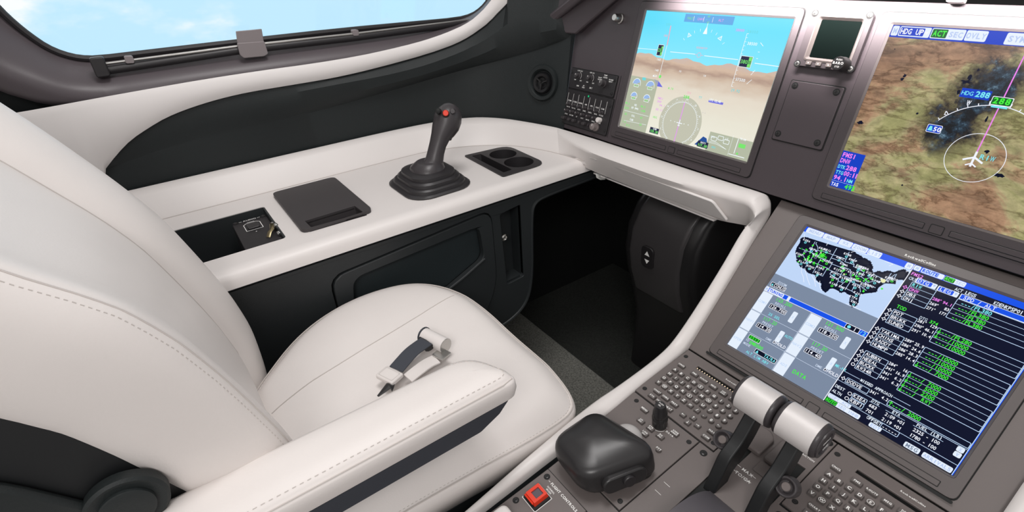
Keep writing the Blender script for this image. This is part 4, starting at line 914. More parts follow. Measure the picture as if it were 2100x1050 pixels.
for k, (a_, ca, b_, cb) in enumerate((('FMS1', MM_, '', 0), ('DNW', MM_, '', 0), ('DTK', MC, '288', MM_), ('TTG', MC, '00:11', MM_), ('94.1', MM_, 'NM', MC), ('TAS', MW, '495', MG))):
    y_ = -.1845 - .0087 * k - (.001 if k == 5 else 0); sm = a_ in ('DTK', 'TTG', 'TAS')
    m.text(PAN, a_, X2 + .001, y_, .0050 if sm else .0064, .0036 if sm else .0048, Zt + .0001, ca, 'l', .03)
    if b_: m.text(PAN, b_, X2 + (.0125 if sm and k < 5 else .0205), y_, .0050 if b_ == 'NM' else .0066, .0040 if b_ in ('NM', '00:11') else .0050, Zt + .0001, cb, 'l', .03)
m.line(PAN, [(X2, -.2215), (X2 + .0315, -.2215)], .0004, Zt + .0001, MPB)
mk('navigation_data_box', m, mm, d2, smooth=0); m = MB()
def blob(cx, cy, w_, h_, seed):
    rnd = random.Random(seed); n = 18
    return [(cx + (w_ / 2) * (.4 + .6 * rnd.random()) * math.cos(2 * PI * k / n), cy + (h_ / 2) * (.4 + .6 * rnd.random()) * math.sin(2 * PI * k / n)) for k in range(n)]
for (x, y, w_, h_, s_) in ((785, 425, .006, .007, 1), (800, 405, .006, .006, 13), (1130, 440, .014, .006, 2), (1150, 415, .006, .010, 3), (1090, 495, .005, .010, 4), (865, 610, .004, .004, 5), (560, 660, .011, .007, 6), (1243, 816, .007, .007, 7), (1240, 640, .004, .010, 8), (1310, 945, .016, .007, 9), (785, 997, .003, .004, 10), (745, 263, .002, .002, 11), (1195, 375, .004, .004, 12)):
    q = p4(x, y); m.face(PAN, blob(q[0], q[1], w_, h_, s_), Zt, MDK)
tag(mk('lake_marks', m, mm, d2, smooth=0), kind='stuff')
# ---------------- lower screen: US map, tuning page and route page
d3 = display(LOW, 0, 'lower centre flight screen showing a map, radio tuning and route legs', bm=mat('lit_bezel_paint', (.105, .090, .088), .42, bump=.08, bscale=1500))  # bezel copy lightened in colour for the light falling on it
def r1(x, y): return LOW.px(1480 + x * .2381, 450 + y * .2381)
def r2(x, y): return LOW.px(1780 + x * .22857, 520 + y * .22857)
def r3(x, y): return LOW.px(1480 + x * .24756, 600 + y * .24756)
def r4(x, y): return LOW.px(1680 + x * .2381, 730 + y * .2381)
mm = scr_mats() + [emi('tune_grey', (120, 134, 156)), emi('map_ice', (186, 208, 240)), emi('fill_green', (10, 120, 25)), emi('pale_yellow', (225, 225, 170)), emi('tune_label_grey', (200, 212, 232))]
TG, ICE, FG, PY, TL = 11, 12, 13, 14, 15
m = MB(); Zt = ZS + .0001
XD = .1545                                 # divider between the halves
m.rect(LOW, 0, -.1163, XD, 0, ZS, TG); 
# map window
mb_ = r1(470, 465)[1]; m.rect(LOW, 0, mb_, XD, -.001, Zt, ICE)
tb = -.0095; m.rect(LOW, 0, tb, XD, 0, Zt + .0001, MBL)
xs_ = [r1(740, 70)[0], r1(885, 120)[0], r1(1020, 170)[0], r1(1130, 215)[0], r1(1265, 260)[0], r1(1385, 300)[0]]
for k, (a, b_) in enumerate(zip(xs_, xs_[1:])): tab(LOW, a, tb, b_ - .0007, -.0005, ('MENU', 'MAP', 'WX', 'ZOOM', 'LIST')[k], th=.0048, cw=.0044, z=Zt + .0002)
tab(LOW, XD - .0095, tb, XD - .001, -.0005, 'M', th=.0048, z=Zt + .0002)
US = [(-124.7, 48.4), (-123.0, 48.9), (-122.8, 49.0), (-110, 49.0), (-97, 49.0), (-95.2, 49.3), (-94.6, 48.7), (-90.5, 47.9), (-92, 46.8), (-88, 47.4), (-84.8, 46.5), (-85, 45.6), (-87.6, 44.8), (-87.8, 42.3), (-86.4, 42.2), (-86.3, 44.6), (-84.6, 45.7), (-83.4, 45.0), (-83.3, 43.9), (-82.5, 43.0), (-83.1, 42.0), (-81.3, 41.7), (-79, 42.7), (-79.1, 43.4), (-76.5, 43.5), (-75, 44.9), (-71.5, 45.0), (-70.2, 46.7), (-69.2, 47.4), (-67.8, 47.0), (-67.0, 44.8), (-70.0, 43.7), (-70.7, 42.7), (-70.0, 41.7), (-72.5, 41.0), (-74.0, 40.5), (-74.9, 39.0), (-75.8, 37.2), (-75.6, 35.2), (-77.9, 33.9), (-79.5, 33.0), (-81.2, 31.5), (-81.3, 29.8), (-80.1, 27.0), (-80.4, 25.2), (-81.8, 26.0), (-82.8, 27.8), (-83.8, 30.0), (-85.5, 29.8), (-88.5, 30.3), (-89.5, 29.1), (-91.5, 29.4), (-94.5, 29.4), (-97.0, 28.0), (-97.3, 25.9), (-99.2, 26.5), (-101, 29.6), (-102.8, 29.2), (-104.5, 29.6), (-106.5, 31.8), (-108.2, 31.8), (-111, 31.3), (-114.8, 32.6), (-117.1, 32.5), (-118.5, 34.0), (-120.6, 34.6), (-121.9, 36.6), (-123.8, 39.3), (-124.3, 42.0), (-124.0, 45.5)]
ctrl = [((-124.5, 48.2), r1(705, 165)), ((-117.1, 32.6), r1(700, 395)), ((-97.3, 25.9), r1(890, 615)), ((-81, 25.3), r1(1130, 730)), ((-67.2, 44.9), r1(1575, 490)), ((-95, 49.2), r1(1130, 285)), ((-124.3, 41), r1(640, 250)), ((-75.5, 35.3), r1(1310, 620)), ((-89, 29.5), r1(1040, 590))]
A_ = np.array([[1, a[0] + 95, a[1] - 38, ((a[0] + 95) / 10) ** 2, (a[0] + 95) * (a[1] - 38) / 10] for a, _ in ctrl]); sx_ = np.linalg.lstsq(A_, np.array([q[0] for _, q in ctrl]), rcond=None)[0]; sy_ = np.linalg.lstsq(A_, np.array([q[1] for _, q in ctrl]), rcond=None)[0]
def ll(lo, la): f_ = np.array([1, lo + 95, la - 38, ((lo + 95) / 10) ** 2, (lo + 95) * (la - 38) / 10]); return (min(max(float(f_ @ sx_), .001), XD - .001), float(f_ @ sy_))
usp = [ll(*q) for q in US]; cc_ = np.mean(np.array(usp), 0)
nU = len(usp); uc = ccw(usp)
ys_ = np.arange(min(q[1] for q in uc), max(q[1] for q in uc), .0007)
for y_ in ys_:
    xx_ = sorted(a[0] + (y_ - a[1]) / (b_[1] - a[1]) * (b_[0] - a[0]) for a, b_ in zip(uc, uc[1:] + uc[:1]) if (a[1] <= y_) != (b_[1] <= y_))
    for k in range(0, len(xx_) - 1, 2): m.rect(LOW, xx_[k], y_ - .00036, xx_[k + 1], y_ + .00036, Zt + .0001, MDK)
m.line(LOW, [(min(max(x, .0022), XD - .0025), y) for x, y in resamp(uc, 150, True)], .0058, Zt + .00008, MDK, closed=True)
for ln in ([(-117, 49), (-117, 42)], [(-124, 42), (-111, 42), (-111, 45), (-104, 45), (-104, 41), (-111, 41), (-111, 42)], [(-114, 42), (-114, 37), (-102, 37), (-102, 41)], [(-120, 42), (-120, 39), (-114.7, 35), (-114.6, 32.8)], [(-109, 41), (-109, 31.5)], [(-103, 37), (-103, 32), (-106.6, 32)], [(-104, 49), (-104, 45), (-96.5, 45)], [(-116, 49), (-116, 48), (-114, 46.5), (-113, 44.6), (-111, 44.6)], [(-104, 43), (-98, 43), (-96.4, 42.5), (-95.8, 40), (-94.6, 39), (-94.6, 36.5)], [(-102, 40), (-95.3, 40)], [(-103, 36.5), (-94.6, 36.5), (-94.4, 33.6), (-94, 33), (-93.8, 29.8)], [(-100, 36.5), (-100, 34.6), (-94.5, 33.7)], [(-97, 49), (-96.5, 45.5), (-96.4, 43.5), (-91.2, 43.5), (-91, 42.5), (-87.8, 42.5)], [(-95.8, 40.6), (-91.5, 40.5), (-90.2, 38.8), (-89.2, 37), (-90, 35), (-91.1, 33), (-91.6, 31), (-89.8, 31), (-89.6, 30.2)], [(-92.3, 46.7), (-92.8, 45), (-91.2, 43.5)], [(-94, 36.5), (-89.5, 36.5), (-83.6, 36.6), (-75.9, 36.55)], [(-94.2, 33), (-91.2, 33)], [(-90.2, 35), (-83.1, 35), (-79, 33.9)], [(-88.2, 35), (-88.4, 30.4)], [(-85.5, 35), (-85, 31), (-87.6, 31)], [(-85, 31), (-82, 30.5)], [(-87.5, 41.7), (-87.5, 38.2), (-84.8, 39.1), (-84.8, 41.7), (-87, 41.8)], [(-84.8, 39.1), (-82.5, 38.4), (-80.5, 40.6), (-80.5, 42.1)], [(-80.5, 39.7), (-75.7, 39.7), (-75, 41.4), (-79.8, 42)], [(-83.1, 35), (-81, 32.2)], [(-82.5, 38.4), (-80.3, 37.5), (-78, 39.4)], [(-75, 41.4), (-73.9, 41)], [(-73.3, 45), (-73.4, 42), (-73.6, 41.1)], [(-71.5, 45), (-72.5, 42.7), (-70.9, 42.8)], [(-71, 45.3), (-70.8, 43.2)]):
    m.line(LOW, [ll(*q) for q in ln], .00075, Zt + .0003, MPB)
rnd = random.Random(3); names = 'KSEA KBOI KSLC KDEN KPHX KLAX KOAK KBZN KLAS KELP KABQ KDFW KMSP KORD KSTL KMEM KATL KMIA KJFK KBOS KCLE KIAD KCLT KMCI KOKC KMSY KIND KPIT KRDU KJAX KTPA KGRR KBIL KFAR KICT KIAH KMKE KBNA KBDL KOMA KMKC KLIT'.split()
pos = [(-122, 47.4), (-116, 43.5), (-112, 40.7), (-104.6, 39.8), (-112, 33.4), (-118, 34), (-122, 37.7), (-111, 45.7), (-115, 36), (-106, 31.9), (-106.6, 35), (-97, 32.9), (-93, 44.9), (-87.9, 42), (-90, 38.7), (-90, 35), (-84.4, 33.6), (-80.4, 26.2), (-74, 40.6), (-71, 42.3), (-81.8, 41.4), (-77.4, 39), (-81, 35.2), (-94.7, 39.3), (-97.6, 35.4), (-90, 30.2), (-86, 39.7), (-80, 40.5), (-79, 35.9), (-81.7, 30.5), (-82.5, 28), (-85.5, 42.9), (-108, 45.8), (-97, 46.9), (-97.4, 37.6), (-95.5, 30), (-88, 43), (-86.7, 36), (-72.6, 41.9), (-96, 41.3), (-99.5, 43.8), (-92.2, 34.7)]
for i, (nm, q) in enumerate(zip(names, pos)):
    a = ll(*q); k_ = MW; m.line(LOW, circ(a[0], a[1] - .002, .0014, 8), .0008, Zt + .0004, (MC, MC, TG, MG)[i % 4], closed=True)
    m.text(LOW, nm, a[0], a[1] + .0004, .0031, .0028, Zt + .0004, MW, 'c', .03)
for i in range(95):
    if i < 60: q = (rnd.gauss(-113, 4.2), rnd.gauss(39, 3.2))
    else: q = (rnd.gauss(-83, 8), rnd.gauss(38, 3.5))
    if not (-123 < q[0] < -71 and 32 < q[1] < 47): continue
    a = ll(*q); s_ = .0008 + .001 * rnd.random(); m.face(LOW, circ(a[0], a[1], s_, 5), Zt + .00035, (MG, FG, MPB, PY)[rnd.randrange(4) if i % 2 else 0])
q = ll(-109.2, 42.6); 
for t_ in (0, PI / 4, PI / 2, -PI / 4): m.line(LOW, [(q[0] - .004 * math.cos(t_), q[1] - .004 * math.sin(t_)), (q[0] + .004 * math.cos(t_), q[1] + .004 * math.sin(t_))], .0015, Zt + .0005, MG)
q = ll(-74.5, 40.6); m.face(LOW, circ(*q, .003, 10), Zt + .0005, PY)
for ln in ([(-117, 32.5), (-115.5, 29), (-113, 27), (-111, 24.5)], [(-114.8, 32), (-112.5, 29.5), (-110, 27), (-107, 24.6)], [(-106, 31.5), (-106, 28), (-103.5, 25.4)], [(-103, 29), (-101, 26), (-99.5, 25)], [(-109, 30), (-106, 28), (-102, 27.5)], [(-124, 49), (-125, 51.5)], [(-110, 49), (-110, 51)], [(-96, 49.2), (-94, 51.5), (-90, 50.2), (-88, 51)], [(-76, 48), (-75, 50.5), (-79, 51.5)], [(-68, 47.5), (-64, 49)], [(-80.5, 25), (-78, 24), (-77, 22.8)], [(-84, 23), (-80, 22.8), (-76, 21)]):
    pts_ = [ll(*q) for q in ln]; m.line(LOW, [(x, min(max(y, mb_ + .001), tb - .001)) for x, y in pts_], .0006, Zt + .0002, MW)
m.text(LOW, 'ZOOM', .0115, -.1050, .0040, .0036, Zt, TL, 'l')
m.face(LOW, rr(.0158, -.1100, .0245, .0075, .001, 2), Zt, MW); m.face(LOW, rr(.0158, -.1100, .0232, .0063, .001, 2), Zt + .0001, MDK); m.text(LOW, 'CONUS', .0090, -.1123, .0048, .0037, Zt + .0002, MW, 'l', .016); m.face(LOW, [(.0048, -.1122), (.0085, -.1122), (.0066, -.1080)], Zt + .0002, MC)
mk('map_page', m, mm, d3, smooth=0); m = MB()
tb2 = -.1163; m.rect(LOW, 0, -h, XD, tb2, ZS, TG); m.rect(LOW, 0, tb2 - .0085, XD, tb2, Zt + .0001, MW); m.rect(LOW, 0, tb2 - .0077, XD, tb2 - .0006, Zt + .00015, MBL); tab(LOW, .0, tb2 - .0077, .006, tb2 - .0006, 'M', th=.0045, z=Zt + .0002); tab(LOW, .007, tb2 - .0077, .031, tb2 - .0006, '', z=Zt + .0002); m.text(LOW, 'TUNING', .008, tb2 - .0065, .0048, .0036, Zt + .0003, MBL, 'l', .04); m.rect(LOW, .0375, tb2 - .0077, .0415, tb2 - .0006, Zt + .0002, MLG)
q = r1(1130, 935); m.face(LOW, rr(XD - .020, tb2 - .0042, .019, .0078, .001, 2), Zt + .0002, MW); m.face(LOW, rr(XD - .020, tb2 - .0042, .0178, .0066, .001, 2), Zt + .0003, MDK); m.text(LOW, '1', XD - .0165, tb2 - .0068, .0052, .005, Zt + .0004, MW, 'c', .016); m.face(LOW, circ(XD - .0245, tb2 - .0042, .0024, 10), Zt + .0004, MC); m.text(LOW, '/2', XD - .0105, tb2 - .0068, .0050, .0045, Zt + .0004, MC, 'l', .016)
# tuning cells
ty = tb2 - .0085; y_rows = [ty, -.1610, -.1963, -h]; ymid = XD * .535
xm = .0775
for k in (1, 2): m.line(LOW, [(0, y_rows[k]), (XD, y_rows[k])], .0005, Zt + .0002, TL)
m.line(LOW, [(xm, ty), (xm, -h)], .0005, Zt + .0002, TL)
cells = [[('COM1', '133.200', 'RECALL', '126.700', '25 SEL'), ('COM2', '121.500', 'RECALL', '118.250', '')], [('NAV1', '117.20', 'PRESET', '114.20', 'AUTO'), ('NAV2', '117.20', 'PRESET', '114.40', 'MK-HI')]]
for r_ in range(2):
    for c_ in range(2):
        x0 = 0 if c_ == 0 else xm; y0 = y_rows[r_]; y1 = y_rows[r_ + 1]; L_ = cells[r_][c_]
        m.rect(LOW, x0 + .0008, y1 + .0008, x0 + .0170, y0 - .0008, Zt + .0001, MLG); m.text(LOW, L_[0], x0 + .009, (y0 + y1) / 2 - .002, .0040, .0036, Zt + .0002, ICE, 'c')
        m.text(LOW, L_[1], x0 + .0240, y0 - .0068, .0056, .0037, Zt + .0002, MG, 'l', .0); m.text(LOW, L_[2], x0 + .0262, y0 - .0125, .0038, .0030, Zt + .0002, TL, 'l')
        bw = .0275 if r_ == 0 else .0235; m.face(LOW, rr(x0 + .0210 + bw / 2, y0 - .0180, bw, .0078, .0012, 2), Zt + .0002, MW); m.face(LOW, rr(x0 + .0210 + bw / 2, y0 - .0180, bw - .0014, .0066, .001, 2), Zt + .0003, MDK); m.text(LOW, L_[3], x0 + .0210 + bw / 2, y0 - .0203, .0048, .0036, Zt + .0004, MW, 'c', .02)
        bx_ = x0 + .0600; m.face(LOW, rr(bx_, (y0 + y1) / 2 - .001, .0070, .0190, .0015, 2), Zt + .0002, MLG); m.text(LOW, 'X', bx_, (y0 + y1) / 2 - .003, .004, .003, Zt + .0003, ICE, 'c')
        if r_ == 0 and c_ == 0: m.text(LOW, L_[4], x0 + .0270, y1 + .0035, .0042, .0032, Zt + .0002, MC, 'l')
        if r_ == 1:
            m.text(LOW, L_[4], x0 + .0650, y0 - .0155 - (.004 if c_ else 0), .0044, .0030, Zt + .0002, MC, 'l'); yy = y1 + .0030
            m.text(LOW, 'DME', x0 + .0445, yy, .0036, .0030, Zt + .0002, TL); m.rect(LOW, x0 + .0560, yy, x0 + .0595, yy + .0040, Zt + .0002, MW); m.rect(LOW, x0 + .0568, yy + .0008, x0 + .0587, yy + .0032, Zt + .0003, MDK); m.text(LOW, 'HOLD', x0 + .0605, yy, .0048, .0038, Zt + .0002, MW, 'l', .016)
y0 = y_rows[2]
for x0, lb in ((0, 'XPDR'), (xm, 'ADS')): m.rect(LOW, x0 + .0008, -h + .0004, x0 + .0170, y0 - .0008, Zt + .0001, MLG); m.text(LOW, lb, x0 + .009, y0 - .02, .0040, .0036, Zt + .0002, ICE, 'c')
m.face(LOW, rr(.0310, y0 - .0055, .0195, .0072, .001, 2), Zt + .0002, MW); m.face(LOW, rr(.0310, y0 - .0055, .0183, .0060, .001, 2), Zt + .0003, FG); m.text(LOW, '2512', .0310, y0 - .0078, .0048, .0040, Zt + .0004, MG, 'c', .016)
m.text(LOW, 'ID', .0200, y0 - .0140, .0038, .0030, Zt + .0002, TL); m.text(LOW, 'EMB500', .0275, y0 - .0155, .0052, .0037, Zt + .0002, MG, 'l', .02); m.text(LOW, 'MODE', .0200, y0 - .0205, .0038, .0030, Zt + .0002, TL)
m.face(LOW, rr(.0585, y0 - .0205, .035, .0078, .001, 2), Zt + .0002, MW); m.face(LOW, rr(.0585, y0 - .0205, .0338, .0066, .001, 2), Zt + .0003, MDK); m.text(LOW, 'TA/RA', .0565, y0 - .0228, .0048, .0036, Zt + .0004, MC, 'l', .02); m.face(LOW, [(.0430, y0 - .0230), (.0475, y0 - .0230), (.0452, y0 - .0180)], Zt + .0004, MC)
m.text(LOW, 'ALT LIM ABV', .0310, -h + .0035, .0042, .0034, Zt + .0002, MC, 'l')
m.text(LOW, 'DATA', .1015, -.2185, .0060, .0050, Zt + .0002, MG, 'l', .02)
mk('tuning_page', m, mm, d3, smooth=0); m = MB()
m.rect(LOW, XD, -h, w, 0, ZS, 0)
m.rect(LOW, XD - .0004, -h, XD + .0006, 0, Zt + .0004, MW); m.rect(LOW, w - .0016, -h, w - .0008, 0, Zt + .0002, MPB); m.rect(LOW, w - .0008, -h, w, 0, Zt + .0002, MBL)
m.rect(LOW, XD + .0008, -.0085, w, 0, Zt, MBL)
tab(LOW, XD + .001, -.0080, XD + .0085, -.0005, 'M', th=.0046, z=Zt + .0001); tab(LOW, .1645, -.0080, .1905, -.0005, '', z=Zt + .0001); m.face(LOW, rr(.1750, -.0043, .0195, .0064, .001, 2), Zt + .0002, MPB); m.text(LOW, 'ROUTE', .1750, -.0066, .0050, .0038, Zt + .0003, MBL, 'c', .04)
tab(LOW, .1912, -.0080, .2150, -.0005, '', z=Zt + .0001); m.face(LOW, rr(.1972, -.0043, .0115, .0066, .001, 2), Zt + .0002, FG); m.text(LOW, 'ACT', .1972, -.0066, .0050, .0036, Zt + .0003, MG, 'c', .016); m.text(LOW, 'SEC', .2090, -.0064, .0044, .0034, Zt + .0003, MTB, 'c', .02)
TH = .0048; CW = .0038; RP = .0073
m.text(LOW, 'FMS2', XD + .002, -.0160, .0046, .0036, Zt, MM_, 'l', .016); m.text(LOW, 'CRS', XD + .0025, -.0232, .0044, .0032, Zt, TL, 'l', .02)
m.text(LOW, 'ACT LEGS', .2075, -.0155, .0046, .0029, Zt, MLG, 'l', .02); m.text(LOW, 'KDENKPSP01', .2490, -.0155, .0048, .0029, Zt, MLG, 'l', .02)
def drop(x0, x1, y1, tx):
    m.face(LOW, rr((x0 + x1) / 2, y1 + .0035, x1 - x0, .0078, .001, 2), Zt, MLG); m.face(LOW, rr((x0 + x1) / 2 - .002, y1 + .0035, x1 - x0 - .007, .0064, .001, 2), Zt + .0001, MBL); m.text(LOW, tx, x0 + .0025, y1 + .0012, .0048, .0044, Zt + .0002, MLG, 'l', .016); m.face(LOW, [(x1 - .0045, y1 + .0055), (x1 - .001, y1 + .0055), (x1 - .0028, y1 + .0018)], Zt + .0001, MTB)
xa = .1634; xb = .1920; drop(.1655, .1898, -.0237, 'DTG'); drop(.1910, .2145, -.0240, 'LEG')
xs0 = .2163; m.rect(LOW, xs0, -.0243, w - .001, -.0165, Zt, MLG); m.rect(LOW, xs0 + .001, -.0236, w - .001, -.0172, Zt + .0001, MBL); m.text(LOW, 'SPD / ALT', xs0 + .004, -.0229, .0050, .0038, Zt + .0002, MLG, 'l', .016)
def block(names, y0, dirs, alts, legs=None, marks='d', topcol=None):
    n = len(names)
    for i, nm in enumerate(names):
        yt = y0 - RP * i; col = MW if not topcol or i >= len(topcol) else topcol[i]
        m.text(LOW, nm, xa + .0015, yt - .0061, TH, CW, Zt, col, 'l', .018); m.line(LOW, [(xa, yt - RP), (xb, yt - RP)], .0005, Zt, MPB)
        mk_ = marks if isinstance(marks, str) else marks[i]
        if mk_ == 'd':
            q = (xa - .0038, yt - .0037); pts_ = [(q[0] + r_ * math.cos(t_), q[1] + r_ * math.sin(t_)) for t_, r_ in zip(np.arange(8) * PI / 4, (.0027, .0013) * 4)]; m.line(LOW, pts_, .0007, Zt, MM_ if (topcol and i == 1) else MW, closed=True)
        elif mk_ == 'o': m.line(LOW, circ(xa - .0038, yt - .0037, .0020, 12), .0008, Zt, MW, closed=True)
    m.line(LOW, cround([(xa, y0 - RP * n), (xb, y0 - RP * n), (xb, y0), (xa, y0)], .0012, 2), .0007, Zt, MPB, closed=True)
    for i, (a_, c_) in enumerate(alts):
        yt = y0 - RP * i; m.text(LOW, a_, xs0 + (.0008 if a_[0] in '|^' else .0052), yt - .0063, TH + .0004, .0036, Zt, c_, 'l', .016) if a_[0] not in '|^' else m.text(LOW, a_[1:], xs0 + .0052, yt - .0063, TH + .0004, .0036, Zt, c_, 'l', .016)
        if a_[0] in '|^':
            sg = 1 if a_[0] == '|' else -1; xx = xs0 + .0030; ym_ = yt - .0038
            m.line(LOW, [(xx, ym_ + .0028), (xx, ym_ - .0028)], .0008, Zt, c_); m.line(LOW, [(xx - .0016, ym_ - sg * .001), (xx, ym_ - sg * .0028), (xx + .0016, ym_ - sg * .001)], .0008, Zt, c_)
        m.line(LOW, [(xs0, yt - RP), (.305, yt - RP)], .0005, Zt, MPB)
    m.line(LOW, cround([(xs0, y0 - RP * n), (.305, y0 - RP * n), (.305, y0), (xs0, y0)], .0012, 2), .0007, Zt, MPB, closed=True)
    for i, dd_ in enumerate(dirs or []):
        if dd_ is None: continue
        yt = y0 - RP * i; col = MM_ if dd_[2:] else MW; off_ = .0065 if y0 > -.05 else .0035; m.text(LOW, dd_[0], xb + .0010, yt - off_, .0041, .0027, Zt, col, 'l', .016); m.line(LOW, circ(xb + .0100, yt - off_ + .0036, .0006, 6), .0004, Zt, col, closed=True); m.text(LOW, dd_[1], xs0 - .0010, yt - off_, .0041, .0026, Zt, col, 'r', .016)
yA = -.0247
block(['RIW', 'DNW', 'DBS', 'DNJ'], yA, [None, ('288', '94.1', 1), ('269', '83'), ('271', '177')], [('---/FL380', MC), ('---/FL380', MG), ('---/FL380', MG), ('---/FL380', MG)], marks=['', 'd', 'd', 'd'], topcol=[MC, MM_])
yB = -.0708; m.text(LOW, 'TOD', xa + .0005, yB + .0030, TH + .0004, .0040, Zt, MG, 'l', .016); m.text(LOW, 'DTG', xb + .0010, yB + .0012, .0042, .0030, Zt, TL); m.text(LOW, '374', xb + .0125, yB + .0012, .0044, .0032, Zt, MG, 'l', .016)
block(['PDT', 'BRUKK', 'SUNED'], yB, [('281', '129'), ('290', '46.1'), ('291', '10.4')], [('|---/FL280', MG), ('|---/10000', MG), ('---/10000', MG)])
block(['YAKIMA', 'CHINS', 'RADDY', 'HUMPP'], -.1018, [('289', '25.9'), ('286', '24.6'), ('286', '28.3'), ('285', '14.4')], [('---/10000', MG), ('---/10000', MG), ('---/10000', MG), ('|---/ 7000', MG)])
block(['AUBRN', 'NEEAL', 'BUCKK', 'RW34R'], -.1403, [('284', '16'), ('341', '16.9'), ('341', '6.2'), ('341', '6.3')], [('|---/ 7000', MG), ('|---/ 5000', MG), ('|---/ 2200', MG), ('|---/  RWY', MG)], marks=['d', 'd', 'd', 'o'])
m.line(LOW, [(XD + .002, -.1802), (.1760, -.1802)], .0006, Zt, MPB); m.text(LOW, 'MISSED APPROACH', .1773, -.1823, .0040, .00262, Zt, MLG, 'l', .02); m.line(LOW, [(.2180, -.1802), (.2375, -.1802)], .0006, Zt, MPB)
block(['DODVE'], -.1860, [('341', '4.2')], [('^---/ 2000', MG)])
m.line(LOW, [(XD, -.1950), (.3055, -.1950)], .0006, Zt, MPB); m.line(LOW, [(XD, -.2170), (.3055, -.2170)], .0006, Zt, MPB)
m.text(LOW, 'DEST', XD + .002, -.2058, .0042, .0031, Zt, MLG, 'l', .02); m.text(LOW, 'ALTN', XD + .002, -.2135, .0042, .0031, Zt, MLG, 'l', .02)
for i, (nm, dg_, eta, fu) in enumerate((('KSEA', '683', '2:09 +01', '2325 - 100'), ('KBFI', '701', '2:19 +01', '1780 - 100'))):
    yy = -.2060 - .0077 * i; m.line(LOW, circ(.1760, yy + .0018, .0022, 14), .0007, Zt, MW, closed=True); m.line(LOW, rr(.1882, yy + .0020, .0172, .0072, .0012, 2), .0007, Zt, MPB, closed=True); m.text(LOW, nm, .1882, yy, .0048, .0038, Zt, MW, 'c', .016)
    m.text(LOW, dg_, .2010, yy - .0008, .0044, .0031, Zt, MW, 'l', .016); m.text(LOW, eta, .2205, yy - .0008, .0044, .00285, Zt, MW, 'l', .016); m.text(LOW, fu, .2530, yy - .0008, .0044, .00285, Zt, MW, 'l', .016)
for x_, tx, hw in ((.2052, 'DTG', .006), (.2300, 'ETA', .011), (.2670, 'FUEL (LB)', .016)): m.text(LOW, tx, x_, -.1994, .0038, .0031, Zt, MLG, 'c', .02); m.line(LOW, [(x_ - hw, -.2003), (x_ + hw, -.2003)], .0005, Zt, MPB)
tab(LOW, XD + .001, -.2225, .1855, -.2170, 'COPY ACT', th=.0040, cw=.0034, z=Zt + .0003); tab(LOW, XD + .001, -h + .0008, .2003, -.2228, '', z=Zt + .0003); m.face(LOW, rr(.1630, -.2263, .0152, .0064, .001, 2), Zt + .0004, FG); m.text(LOW, 'AUTO', .1630, -.2286, .0046, .0036, Zt + .0005, MG, 'c', .016); m.text(LOW, 'SEQ INHB', .1855, -.2283, .0040, .0033, Zt + .0005, MTB, 'c', .02)
m.text(LOW, 'OFFSET', .2062, -.2222, .0044, .0029, Zt, MLG, 'l', .02); m.line(LOW, rr(.2340, -.2205, .0200, .0068, .001, 2), .0007, Zt, MPB, closed=True); m.text(LOW, '-----', .2340, -.2228, .0044, .0036, Zt, MW, 'c', .016)
tab(LOW, .2125, -h + .0008, .2270, -.2235, 'EDT', th=.0042, cw=.0040, tc_=MTB, z=Zt + .0003); tab(LOW, .2535, -h + .0008, .2705, -.2225, 'MSG', th=.0048, cw=.0044, tc_=TG, z=Zt + .0003); tab(LOW, .2735, -h + .0008, .3045, -.2225, 'ARRIVALS', th=.0046, cw=.0036, tc_=MTB, z=Zt + .0003)
tab(LOW, .2965, -.2020, .3040, -.1955, 'X', th=.0040, z=Zt + .0003); tab(LOW, .2965, -.2090, .3040, -.2025, 'V', th=.0040, z=Zt + .0003)
mk('route_page', m, mm, d3, smooth=0)
# lower panel board
yb = LOW.px(1415, 713)[1]; yt_ = LOW.px(1600, 409)[1]
lb = thing('lower_panel', 'lower charcoal panel surrounding the centre flight screen', 'panel', LOW.p(.15, yb, -.03))
m = MB(); m.prism(LOW, [(-.058, yb - .002), (.375, yb - .002), (.375, yt_ + .002), (-.062, yt_ + .002)], -.03, -.0035); mk('panel_board', m, PEDM, lb, bevel=.001)
m = MB(); m.box(LOW, .15, -.2585, .34, .0035, -.004, .0005, .001); mk('dark_strip', m, DARK, lb)
# ---------------- standby instrument
sb = thing('standby_display', 'small square standby instrument with a black glass face between the screens', 'instrument', PAN.p(.379, -.066, -.01))
def screw(fr, x, y, r, parent, z=0, mt=None, rot=.6, name='screw'):
    m = MB(); m.lathe(fr, x, y, [(r * 1.25, z - .0004), (r * 1.25, z + .0003), (r, z + .0003)], 20, 0); m.lathe(fr, x, y, [(r * .85, z), (r * .85, z + .0009), (r * .6, z + .0013)], 18, 1)
    f2 = Fr(fr.p(x, y, z + .0014), fr.ex * math.cos(rot) + fr.ey * math.sin(rot), fr.ey * math.cos(rot) - fr.ex * math.sin(rot)); m.rect(f2, -r * .6, -r * .13, r * .6, r * .13, .00005, 0); m.rect(f2, -r * .13, -r * .6, r * .13, r * .6, .00005, 0)
    return mk(name, m, [DARK, mt or BEZ], parent)
m = MB(); gx0, gx1, gy0, gy1 = .3525, .4105, -.0530, .0010
m.prism(PAN, cround([(.3355, -.067), (.4235, -.067), (.4235, .0125), (.3355, .0125)], .006), -.0035, .0045, holes=[cround([(gx0 - .003, gy0 - .003), (gx1 + .003, gy0 - .003), (gx1 + .003, gy1 + .003), (gx0 - .003, gy1 + .003)], .004)])
mk('case_front', m, BEZ, sb, bevel=.0012)
